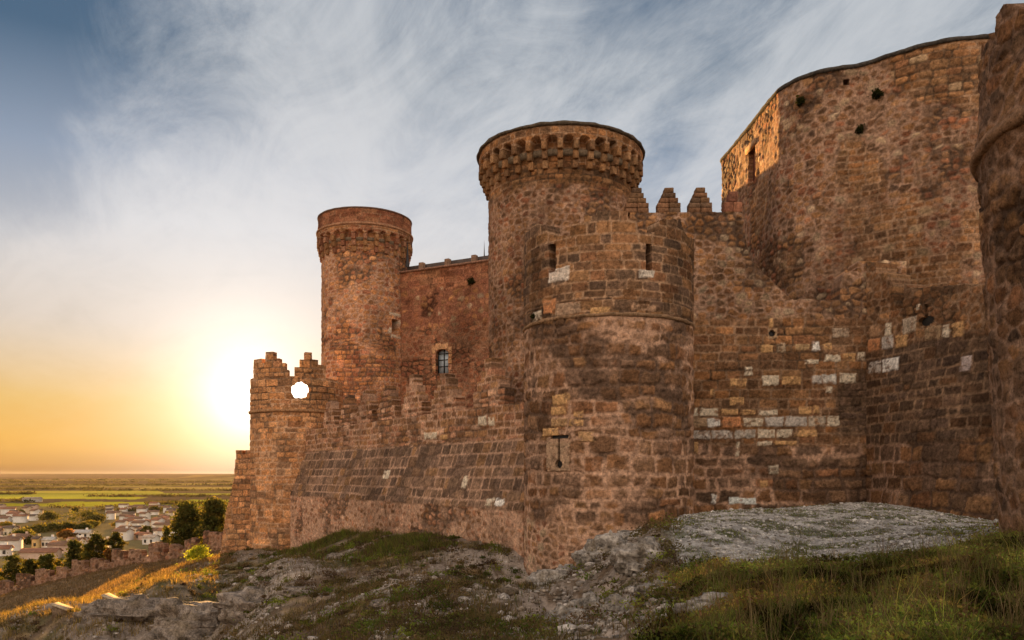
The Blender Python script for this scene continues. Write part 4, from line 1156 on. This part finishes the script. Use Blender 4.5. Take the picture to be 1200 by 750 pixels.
# ---- stubs of old wall on the crest
for px, py, Y, wd, dp, ht, lb in ((134, 702, 34.5, .36, .3, .62, 'dark stone stub with a sunlit sloping slab on the crest'), (73, 726, 33.8, .3, .25, .4, 'smaller sunlit slab half sunk in dry grass at the far left')):
    p = P(px, py, Y); z = gz(p[0], p[1])
    s_ = thing('stone_stub', lb, 'stone', (p[0], p[1], z), 'stubs on the crest')
    V = [(p[0] + x * wd, p[1] + y * dp, z + (-.2 if k == 0 else (ht if x < 0 else ht * .45))) for k in (0, 1) for x, y in ((-1, -1), (1, -1), (1, 1), (-1, 1))]
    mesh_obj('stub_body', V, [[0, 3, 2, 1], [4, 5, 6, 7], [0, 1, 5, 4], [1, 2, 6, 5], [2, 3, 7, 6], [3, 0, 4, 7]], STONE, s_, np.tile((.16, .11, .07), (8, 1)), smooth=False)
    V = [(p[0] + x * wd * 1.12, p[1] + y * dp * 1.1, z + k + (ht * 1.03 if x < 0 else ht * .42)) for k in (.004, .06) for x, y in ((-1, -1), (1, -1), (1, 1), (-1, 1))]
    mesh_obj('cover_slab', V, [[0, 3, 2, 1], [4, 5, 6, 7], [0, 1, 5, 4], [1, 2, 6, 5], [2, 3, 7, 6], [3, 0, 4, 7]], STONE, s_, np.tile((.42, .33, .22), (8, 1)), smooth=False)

# ---- trees and bushes
def at_ground(px, Y):
    x = (px - 600) / FPX * Y; return (x, Y, gz(x, Y))
DG = ((.08, .088, .026), (.125, .11, .03), (.05, .058, .02)); OL = ((.07, .07, .02), (.05, .055, .018), (.10, .085, .025)); YL = ((.20, .17, .035), (.14, .13, .03), (.24, .17, .04)); OR = ((.20, .10, .035), (.16, .09, .03))
for i, (px, Y, top, wpx, kind, cols, nl, lb) in enumerate([
    (219, 84, 590, 40, 'pine', DG, 5200, 'big bushy dark pine left of its twin behind the outer wall'),
    (250, 83, 586, 36, 'pine', DG, 4600, 'tall narrow dark pine beside the bastion foot'),
    (195, 84, 617, 11, 'pine', DG, 900, 'small dark conifer left of the two pines behind the outer wall'),
    (114, 89, 625, 24, 'round', OL, 2600, 'wide olive tree behind the outer wall at the middle of its run'),
    (136, 88, 623, 17, 'round', OL, 2000, 'slimmer sun-tipped tree right of the wide olive tree'),
    (88, 90, 634, 27, 'pine', DG, 2600, 'broad dark conifer behind the outer wall, left of a yellow bush'),
    (103, 89, 640, 16, 'round', YL, 1200, 'yellow leaved bushy tree between the dark conifer and the olive tree'),
    (56, 93, 649, 26, 'round', DG, 2200, 'dark round tree behind the outer wall, left of the broad conifer'),
    (37, 94, 655, 26, 'round', OL, 2200, 'olive round tree behind the outer wall, between two darker trees'),
    (14, 95, 651, 28, 'round', DG, 2400, 'dark round tree at the left edge behind the outer wall'),
    (69, 92, 656, 12, 'round', YL, 900, 'small yellow bush behind the outer wall beside the dark round tree'),
    (-4, 96, 664, 22, 'round', YL, 1400, 'yellow green bush cut by the left edge behind the outer wall'),
    (126, 86, 642, 9, 'round', OR, 700, 'small rusty bush against the outer wall')]):
    p = at_ground(px, Y); h = (555 - top) / FPX * Y - p[2]
    make_tree('pine_tree' if kind == 'pine' else 'broadleaf_tree', lb, p, h, wpx / FPX * Y, kind, 700 + i, 'trees behind the outer wall', leaf=.15, nl=nl, cols=cols)
p = at_ground(233, 50); p = (p[0], p[1], p[2])
make_tree('shrub', 'bright green leafy shrub on the crest at the foot of the bastion', p, 1.05, 1.7, 'bush', 760, None, leaf=.055, nl=1700, cols=((.24, .30, .03), (.32, .36, .045), (.16, .20, .03)))
VT = [(56, 525, 600, 24, DG, 'dark umbrella-topped tree in the village, left of the great dome-shaped one'), (97, 520, 599, 42, DG, 'great dome-shaped dark tree in the village'), (113, 515, 603, 22, DG, 'dark tree joined to the right side of the great dome-shaped one'),
      (62, 440, 614, 24, DG, 'dark tree in the village grove, below the umbrella-topped one'), (44, 430, 616, 22, DG, 'dark tree in the village grove, second from its left end'), (80, 440, 613, 22, OL, 'olive tree at the right end of the village grove'),
      (26, 390, 622, 26, DG, 'dark tree at the left end of the village grove'), (98, 445, 614, 20, DG, 'dark tree under the great dome-shaped one'), (36, 360, 630, 24, OL, 'olive tree beside the white house with the ochre end'),
      (108, 470, 611, 15, YL, 'yellow leaved tree right of the village grove'), (141, 470, 612, 16, YL, 'yellow olive tree among the middle houses'), (78, 385, 621, 17, OR, 'rusty tree behind the white house with the ochre end'),
      (6, 470, 613, 16, YL, 'yellow tree at the left edge of the village'), (88, 640, 594, 7, DG, 'lone small dark tree standing above the great dome-shaped one'), (182, 660, 594, 14, OL, 'olive tree on the far edge of the village, left of the pines'),
      (168, 670, 595, 12, OL, 'low olive tree on the far edge of the village beside the green field'), (10, 640, 598, 12, DG, 'small dark tree among the far left houses'), (24, 640, 599, 9, DG, 'smallest dark tree among the far left houses'),
      (172, 400, 617, 12, OL, 'small olive tree among the white houses left of the pines'), (205, 470, 610, 12, YL, 'small yellow tree close left of the big pine')]
for i, (px, Y, top, wpx, cols, lb) in enumerate(VT):
    p = at_ground(px, Y); h = max(3., (555 - top) / FPX * Y - p[2])
    make_tree('broadleaf_tree', lb, p, h, wpx / FPX * Y, 'round', 800 + i, 'village trees', leaf=.55, nl=1300, cols=cols)

# far hedgerows, one mass
PP = []; CO = []
for Y0, x0, x1, k, sz in ((2100, -120, 275, 150, 4.5), (1560, -80, 120, 110, 4.), (1430, 90, 275, 60, 3.2), (1180, -60, 40, 60, 3.2), (1080, 100, 275, 50, 2.6), (900, -100, 40, 50, 3.), (840, 170, 275, 60, 2.8), (760, 60, 275, 26, 2.2), (2900, -100, 275, 120, 5.), (3900, -100, 200, 120, 6.), (690, 120, 275, 70, 2.2)):
    for j in range(k):
        px = rng.uniform(x0, x1); Y = Y0 * rng.uniform(.985, 1.015); x = (px - 600) / FPX * Y; z = gz(x, Y)
        m = 26; PP.append(np.array([x, Y, z + sz * .4]) + rng.normal(size=(m, 3)) * np.array([sz * 1.3, sz, sz * .42])); CO.append(np.tile(np.array((.055, .05, .022)) * rng.uniform(.7, 1.6), (m, 1)))
PP = np.concatenate(PP); CO = np.concatenate(CO)
V, F = leaves_arrays(PP, .28 * np.sqrt(PP[:, 1]) * .12, rng, .8)
tag(mesh_obj('hedgerows', V, F, LEAF, None, np.repeat(CO, 4, 0), smooth=False), 'far hedgerows and scattered bushes between the fields', None, None, 'stuff')

# ---- plants rooted in the walls
for i, (path, px, py, s, lb) in enumerate(((pK, 939.5, 119, .2, 'dark tuft growing from the keep wall just below its coping, leftmost'), (pK, 1029, 111, .22, 'largest dark tuft growing high on the keep wall, right'), (pK, 1008, 152, .18, 'dark tuft on the keep wall, lowest of the three'),
                                 (pC, 553, 330, .28, 'small dark tuft high on the reddish palace wall'), (pF, 626, 371, .1, 'tiny green plant on the stone ring of the arrow slit tower'))):
    u_, v_ = path.UV(px, py); q, m = path.at(np.array([u_])); c = np.array([q[0][0] + m[0][0] * s * .35, q[0][1] + m[0][1] * s * .35, v_])
    V, F = leaves_arrays(c + rng.normal(size=(260, 3)) * s * .42, s * .34, rng, .5)
    tag(mesh_obj('wall_plant', V, F, LEAF, None, np.repeat(pick(((.03, .035, .016), (.045, .05, .02)), 260), 4, 0), smooth=False, loc=c), lb, 'plant', 'plants growing from the walls')

# ---- the village
def make_house(label, px, Y, w, d, hw, rot, wc, rc, win=0, group='village houses'):
    x, y, z = at_ground(px, Y); w *= .7; d *= .7; hw *= .78
    t = thing('village_house', label, 'house', (x, y, z), group)
    cs, sn = math.cos(rot), math.sin(rot)
    def T(a, b, c): return (x + a * cs - b * sn, y + a * sn + b * cs, z + c)
    rh = d * .2; w2, d2 = w / 2, d / 2
    V = [T(-w2, -d2, -2), T(w2, -d2, -2), T(w2, d2, -2), T(-w2, d2, -2), T(-w2, -d2, hw), T(w2, -d2, hw), T(w2, d2, hw), T(-w2, d2, hw), T(-w2, 0, hw + rh), T(w2, 0, hw + rh)]
    mesh_obj('wall', V, [[0, 1, 5, 4], [2, 3, 7, 6], [1, 2, 6, 9, 5], [3, 0, 4, 8, 7]], WALLM, t, np.tile(wc, (10, 1)), smooth=False)
    o = .45; k = .12
    V = [T(-w2 - o, -d2 - o, hw - o * .4 + .05), T(w2 + o, -d2 - o, hw - o * .4 + .05), T(w2 + o, 0, hw + rh + .05), T(-w2 - o, 0, hw + rh + .05), T(w2 + o, d2 + o, hw - o * .4 + .05), T(-w2 - o, d2 + o, hw - o * .4 + .05)]
    V += [(a, b, c + .22) for a, b, c in V]
    rf = mesh_obj('roof', V, [[0, 3, 2, 1], [3, 5, 4, 2], [6, 7, 8, 9], [9, 8, 10, 11], [0, 1, 7, 6], [4, 5, 11, 10], [1, 2, 8, 7], [2, 4, 10, 8], [3, 0, 6, 9], [5, 3, 9, 11]], ROOFM, t, np.tile(rc, (12, 1)), smooth=False)
    if win:
        boxes_mesh('chimney', [(T(w * .22, .6, hw + rh + .3), (.4, .4, .8), rot)], WALLM, rf, tuple(np.array(wc) * .9))
        rows = max(1, int(hw // 3)); n = win
        for r_ in range(rows):
            for j in range(n):
                boxes_mesh('window', [(T(-w2 + w * (j + .5) / n, -d2 - .03, 1.5 + r_ * 2.8), (.5, .06, .7), rot)], DARKM, t)
    return t
WH = (.72, .68, .62); CR = (.62, .52, .38); PK = (.58, .42, .32); GY = (.45, .42, .38)
BR = (.20, .12, .08); TR = (.27, .135, .085); DKR = (.13, .095, .075)
YV = lambda py: 32 * FPX / (py - 555)
make_house('white village house with two storeys, right of its ochre neighbour below the grove', 58, 345, 6.6, 7, 4.2, .1, WH, GY, 3)
make_house('narrow ochre house joined to a white one below the grove', 43.5, 343, 3.6, 6, 5.0, .1, (.58, .42, .2), DKR, 1)
make_house('brown roofed house with dark windows in its white front, behind the outer wall', 148, 400, 8.5, 9, 5.5, -.25, WH, BR, 4)
make_house('wide white house with a broad brown roof, above the one with a row of windows', 165, 455, 10, 9, 5.0, -.2, WH, BR, 3)
make_house('long red roofed hall below the white house with the ochre neighbour', 48, 300, 18, 8, 3.2, .12, PK, TR, 0)
make_house('low white walled house right of the rusty tree', 97, 395, 11, 8, 3.5, .05, WH, GY, 3)
make_house('red roofed house at the left edge below the grove', 2, 310, 9, 8, 3.5, .3, WH, TR, 2)
make_house('long grey shed with a flat pale roof beside the far fields', 38, 900, 26, 12, 4.5, .05, GY, (.3, .24, .2), 0)
make_house('white house with a pale roof touching the outer wall, left of the small conifer', 177, 360, 8, 7, 4., -.1, WH, (.42, .34, .27), 2)
seen = [(58, 345), (43, 343), (148, 400), (165, 455), (48, 300), (97, 395), (2, 310), (38, 900), (177, 360)]
hr = random.Random(12); count = 0
ZONES = [((126, 212), (594, 604), 18, 'at the far village edge left of the pines'), ((128, 212), (604, 618), 16, 'mid village left of the pines'), ((140, 200), (618, 640), 7, 'just behind the outer wall near the pines'),
         ((-12, 46), (596, 612), 14, 'in the far left village'), ((-12, 30), (624, 650), 7, 'at the left edge below the grove'), ((60, 125), (632, 652), 5, 'behind the wall-side olive trees')]
for (xa, xb), (ya, yb), n, place in ZONES:
    k = 0; tries = 0
    while k < n and tries < 400:
        tries += 1
        px = hr.uniform(xa, xb); Y = YV(hr.uniform(ya, yb))
        if any(abs(px - a) / FPX * Y < 9.5 and abs(Y - b) < 16 for a, b in seen): continue
        seen.append((px, Y)); k += 1
        wn, wc = hr.choice([('white', WH), ('white', WH), ('white', WH), ('cream', CR), ('pinkish', PK)]); rn, rc = hr.choice([('brown', BR), ('brown', BR), ('terracotta', TR), ('dark', DKR)])
        wl = hr.choice([('small', 7), ('wide', 11), ('long', 14)])
        make_house(f'{wl[0]} {wn} house with {rn} roof {place}', px, Y, wl[1], hr.uniform(6, 9), hr.choice([3.2, 4.2, 5.6]), hr.uniform(-.45, .45), wc, rc, 2 if Y < 430 else 0)


# =================================================================== SKY, SUN, CAMERA
def dvec(px, py):
    v = np.array([(px - 600) / FPX, 1, (555 - py) / FPX]); return v / np.linalg.norm(v)
SUN = dvec(284, 455)
w = bpy.data.worlds.new('World'); C.world = w; w.use_nodes = True
nt = w.node_tree; nt.nodes.clear(); L = nt.links.new
out = nt.nodes.new('ShaderNodeOutputWorld'); bg = nt.nodes.new('ShaderNodeBackground'); L(bg.outputs[0], out.inputs[0])
sky = nt.nodes.new('ShaderNodeTexSky'); sky.sky_type = 'NISHITA'; sky.sun_disc = False
sky.sun_elevation = math.asin(SUN[2]); sky.sun_rotation = math.atan2(SUN[0], SUN[1])
tc = nt.nodes.new('ShaderNodeTexCoord')
D = tc.outputs['Generated']
def VM(op, a, b=None):
    n = nt.nodes.new('ShaderNodeVectorMath'); n.operation = op
    for i, x in enumerate((a, b)):
        if x is None: continue
        if hasattr(x, 'is_output'): L(x, n.inputs[i])
        else: n.inputs[i].default_value = x
    return n
def MM(op, a, b=None, clamp=False):
    n = nt.nodes.new('ShaderNodeMath'); n.operation = op; n.use_clamp = clamp
    for i, x in enumerate((a, b)):
        if x is None: continue
        if hasattr(x, 'is_output'): L(x, n.inputs[i])
        else: n.inputs[i].default_value = x
    return n.outputs[0]
def angle_to(v):
    d = VM('DOT_PRODUCT', D, tuple(v)).outputs['Value']
    return MM('ARCCOSINE', MM('MINIMUM', d, .999999))
def ramp(fac, stops, interp='LINEAR'):
    n = nt.nodes.new('ShaderNodeValToRGB'); cr = n.color_ramp; cr.interpolation = interp
    while len(cr.elements) < len(stops): cr.elements.new(.5)
    for e, (p, c) in zip(cr.elements, stops):
        e.position = p; e.color = tuple(c) + (1,) if len(c) == 3 else c
    L(fac, n.inputs[0]); return n
def MIX(fac, a, b, op='MIX'):
    n = nt.nodes.new('ShaderNodeMix'); n.data_type = 'RGBA'; n.blend_type = op; n.clamp_factor = True
    for s, x in ((n.inputs[0], fac), (n.inputs[6], a), (n.inputs[7], b)):
        if hasattr(x, 'is_output'): L(x, s)
        elif isinstance(x, (int, float)): s.default_value = x
        else: s.default_value = tuple(x) + (1,)
    return n.outputs[2]
sep = nt.nodes.new('ShaderNodeSeparateXYZ'); L(D, sep.inputs[0])
el = sep.outputs['Z']
base = ramp(el, [(0, (.16, .06, .004)), (.005, (.38, .16, .015)), (.012, (.60, .27, .035)), (.022, (.70, .33, .05)), (.04, (.80, .40, .045)), (.085, (.74, .44, .10)), (.15, (.55, .46, .35)), (.25, (.42, .44, .48)), (.34, (.24, .31, .42)), (.44, (.05, .12, .21)), (.7, (.05, .10, .2)), (1, (.04, .08, .16))]).outputs[0]
nis = VM('SCALE', sky.outputs[0]); nis.inputs['Scale'].default_value = .0002
# cirrus on a high flat layer
den = MM('ADD', MM('MAXIMUM', el, 0), .12)
cx = MM('DIVIDE', sep.outputs['X'], den); cy = MM('DIVIDE', sep.outputs['Y'], den)
cv = nt.nodes.new('ShaderNodeCombineXYZ'); L(cx, cv.inputs[0]); L(cy, cv.inputs[1])
def noise(vec, scale, detail=6., rough=.55, dist=0.):
    n = nt.nodes.new('ShaderNodeTexNoise'); L(vec, n.inputs['Vector']); n.inputs['Scale'].default_value = scale
    n.inputs['Detail'].default_value = detail; n.inputs['Roughness'].default_value = rough; n.inputs['Distortion'].default_value = dist
    return n.outputs['Fac']
rot0 = nt.nodes.new('ShaderNodeMapping'); L(cv.outputs[0], rot0.inputs[0]); rot0.inputs['Rotation'].default_value = (0, 0, R(-28)); rot0.inputs['Location'].default_value = (1.3, .4, 0)
rot = nt.nodes.new('ShaderNodeMapping'); L(rot0.outputs[0], rot.inputs[0]); rot.inputs['Scale'].default_value = (1.35, .5, 1)
n_a = noise(rot.outputs[0], .9, 9., .62, 1.6); n_b = noise(cv.outputs[0], .5, 4., .5, .8); n_c = noise(rot.outputs[0], 2.6, 9., .7, 2.2)
hole = MM('MULTIPLY', ramp(angle_to(dvec(20, 90)), [(0, (1, 1, 1)), (.07, (.9, .9, .9)), (.12, (0, 0, 0))]).outputs[0], 1.)
def blob(px, py, a0, a1):
    n = nt.nodes.new('ShaderNodeMapRange'); n.interpolation_type = 'SMOOTHSTEP'
    L(angle_to(dvec(px, py)), n.inputs[0]); n.inputs[1].default_value = a0; n.inputs[2].default_value = a1; n.inputs[3].default_value = 1; n.inputs[4].default_value = 0
    return n.outputs[0]
dens = MM('ADD', MM('MULTIPLY', n_a, .75), MM('ADD', MM('MULTIPLY', n_b, .45), MM('MULTIPLY', n_c, .36)))
dens = MM('ADD', dens, MM('MULTIPLY', blob(360, 230, .02, .5), .26))
dens = MM('ADD', dens, MM('MULTIPLY', blob(1000, 100, .02, .5), .17))
dens = MM('SUBTRACT', dens, MM('MULTIPLY', blob(-30, 10, .0, .33), .30))
dens = MM('ADD', dens, MM('MULTIPLY', blob(70, 340, .0, .22), .16))
dens = MM('SUBTRACT', dens, MM('MULTIPLY', blob(1000, -60, .05, .40), .03))
mr = nt.nodes.new('ShaderNodeMapRange'); mr.interpolation_type = 'SMOOTHSTEP'; L(dens, mr.inputs[0]); mr.inputs[1].default_value = .62; mr.inputs[2].default_value = 1.07
cl = mr.outputs[0]
clc = ramp(el, [(0, (.16, .07, .01)), (.006, (.45, .20, .03)), (.03, (.82, .42, .06)), (.08, (.78, .50, .16)), (.17, (.70, .61, .53)), (.28, (.72, .72, .73)), (.5, (.66, .68, .70))]).outputs[0]
sk = MIX(MM('MULTIPLY', cl, .8), base, clc)
# brightness round the sun
ag = angle_to(dvec(292, 468))
def glow(k, amp, col):
    e = MM('MULTIPLY', MM('EXPONENT', MM('MULTIPLY', ag, -1. / k)), amp)
    n = VM('SCALE', tuple(col)); L(e, n.inputs['Scale']); return n.outputs[0]
sk = VM('ADD', sk, glow(.048, 1.9, (1, .91, .78))).outputs[0]
sk = VM('ADD', sk, glow(.18, .36, (1, .80, .66))).outputs[0]
# the sun itself
a_s = angle_to(dvec(352, 457))
ds = nt.nodes.new('ShaderNodeMapRange'); L(a_s, ds.inputs[0]); ds.inputs[1].default_value = .009; ds.inputs[2].default_value = .016; ds.inputs[3].default_value = 5.; ds.inputs[4].default_value = 0
n = VM('SCALE', (1, .93, .8)); L(ds.outputs[0], n.inputs['Scale'])
sk = VM('ADD', sk, n.outputs[0]).outputs[0]
# warm fill added over the unseen half of the sky, lighting the walls
rear = nt.nodes.new('ShaderNodeMapRange'); rear.interpolation_type = 'SMOOTHSTEP'; L(sep.outputs['Y'], rear.inputs[0]); rear.inputs[1].default_value = .25; rear.inputs[2].default_value = -.5; rear.inputs[3].default_value = 0; rear.inputs[4].default_value = 1
rc = ramp(MM('ADD', MM('MULTIPLY', el, .7), MM('MULTIPLY', n_b, .3)), [(0, (1.05, .80, .60)), (.3, (1.2, .97, .78)), (1, (.78, .72, .68))]).outputs[0]
rcs = VM('SCALE', rc); rcs.inputs['Scale'].default_value = 1.34
sk = MIX(rear.outputs[0], sk, rcs.outputs[0])
sk = VM('ADD', VM('SCALE', sk).outputs[0], nis.outputs[0])
sc_ = [x for x in nt.nodes if x.bl_idname == 'ShaderNodeVectorMath' and x.operation == 'SCALE'][-1]; sc_.inputs['Scale'].default_value = KX
L(sk.outputs[0], bg.inputs[0]); bg.inputs[1].default_value = 1.0

sl = bpy.data.lights.new('sun', 'SUN'); sl.energy = 5.0; sl.angle = R(.6); sl.color = (1, .54, .17)
so = bpy.data.objects.new("sun", sl); COL.objects.link(so)
from mathutils import Vector
so.rotation_euler = Vector(tuple(SUN)).to_track_quat('Z', 'Y').to_euler(); so.location = (0, 0, 60)

# ---- the air between here and the horizon
hm, hnt, hout = nodes_of('haze')
pv = hnt.nodes.new('ShaderNodeVolumePrincipled'); pv.inputs['Color'].default_value = (1, .93, .82, 1); pv.inputs['Density'].default_value = 0.9e-5; pv.inputs['Anisotropy'].default_value = .35
hnt.links.new(pv.outputs[0], hout.inputs['Volume'])
hz = boxes_mesh('haze', [((0, 0, -9.5), (13400, 13400, 34.5), 0)], hm)
tag(hz, 'warm evening haze over the plain', None, None, 'stuff'); hz.data.materials[0] = hm

cam = bpy.data.cameras.new('camera'); cam.sensor_width = 36; cam.lens = 36 * FPX / 1200; cam.shift_y = 180 / 1200; cam.clip_start = .1; cam.clip_end = 60000
co = bpy.data.objects.new("camera", cam); COL.objects.link(co); co.location = (0, 0, 0); co.rotation_euler = (R(90), 0, 0)
C.camera = co
C.view_settings.view_transform = 'Standard'; C.view_settings.look = 'None'; C.view_settings.exposure = EXPO; C.view_settings.gamma = 1
C.render.engine = 'CYCLES'; C.cycles.use_denoising = True; C.cycles.max_bounces = 6; C.cycles.diffuse_bounces = 3; C.cycles.transmission_bounces = 3; C.cycles.volume_bounces = 0; C.cycles.sample_clamp_indirect = 8
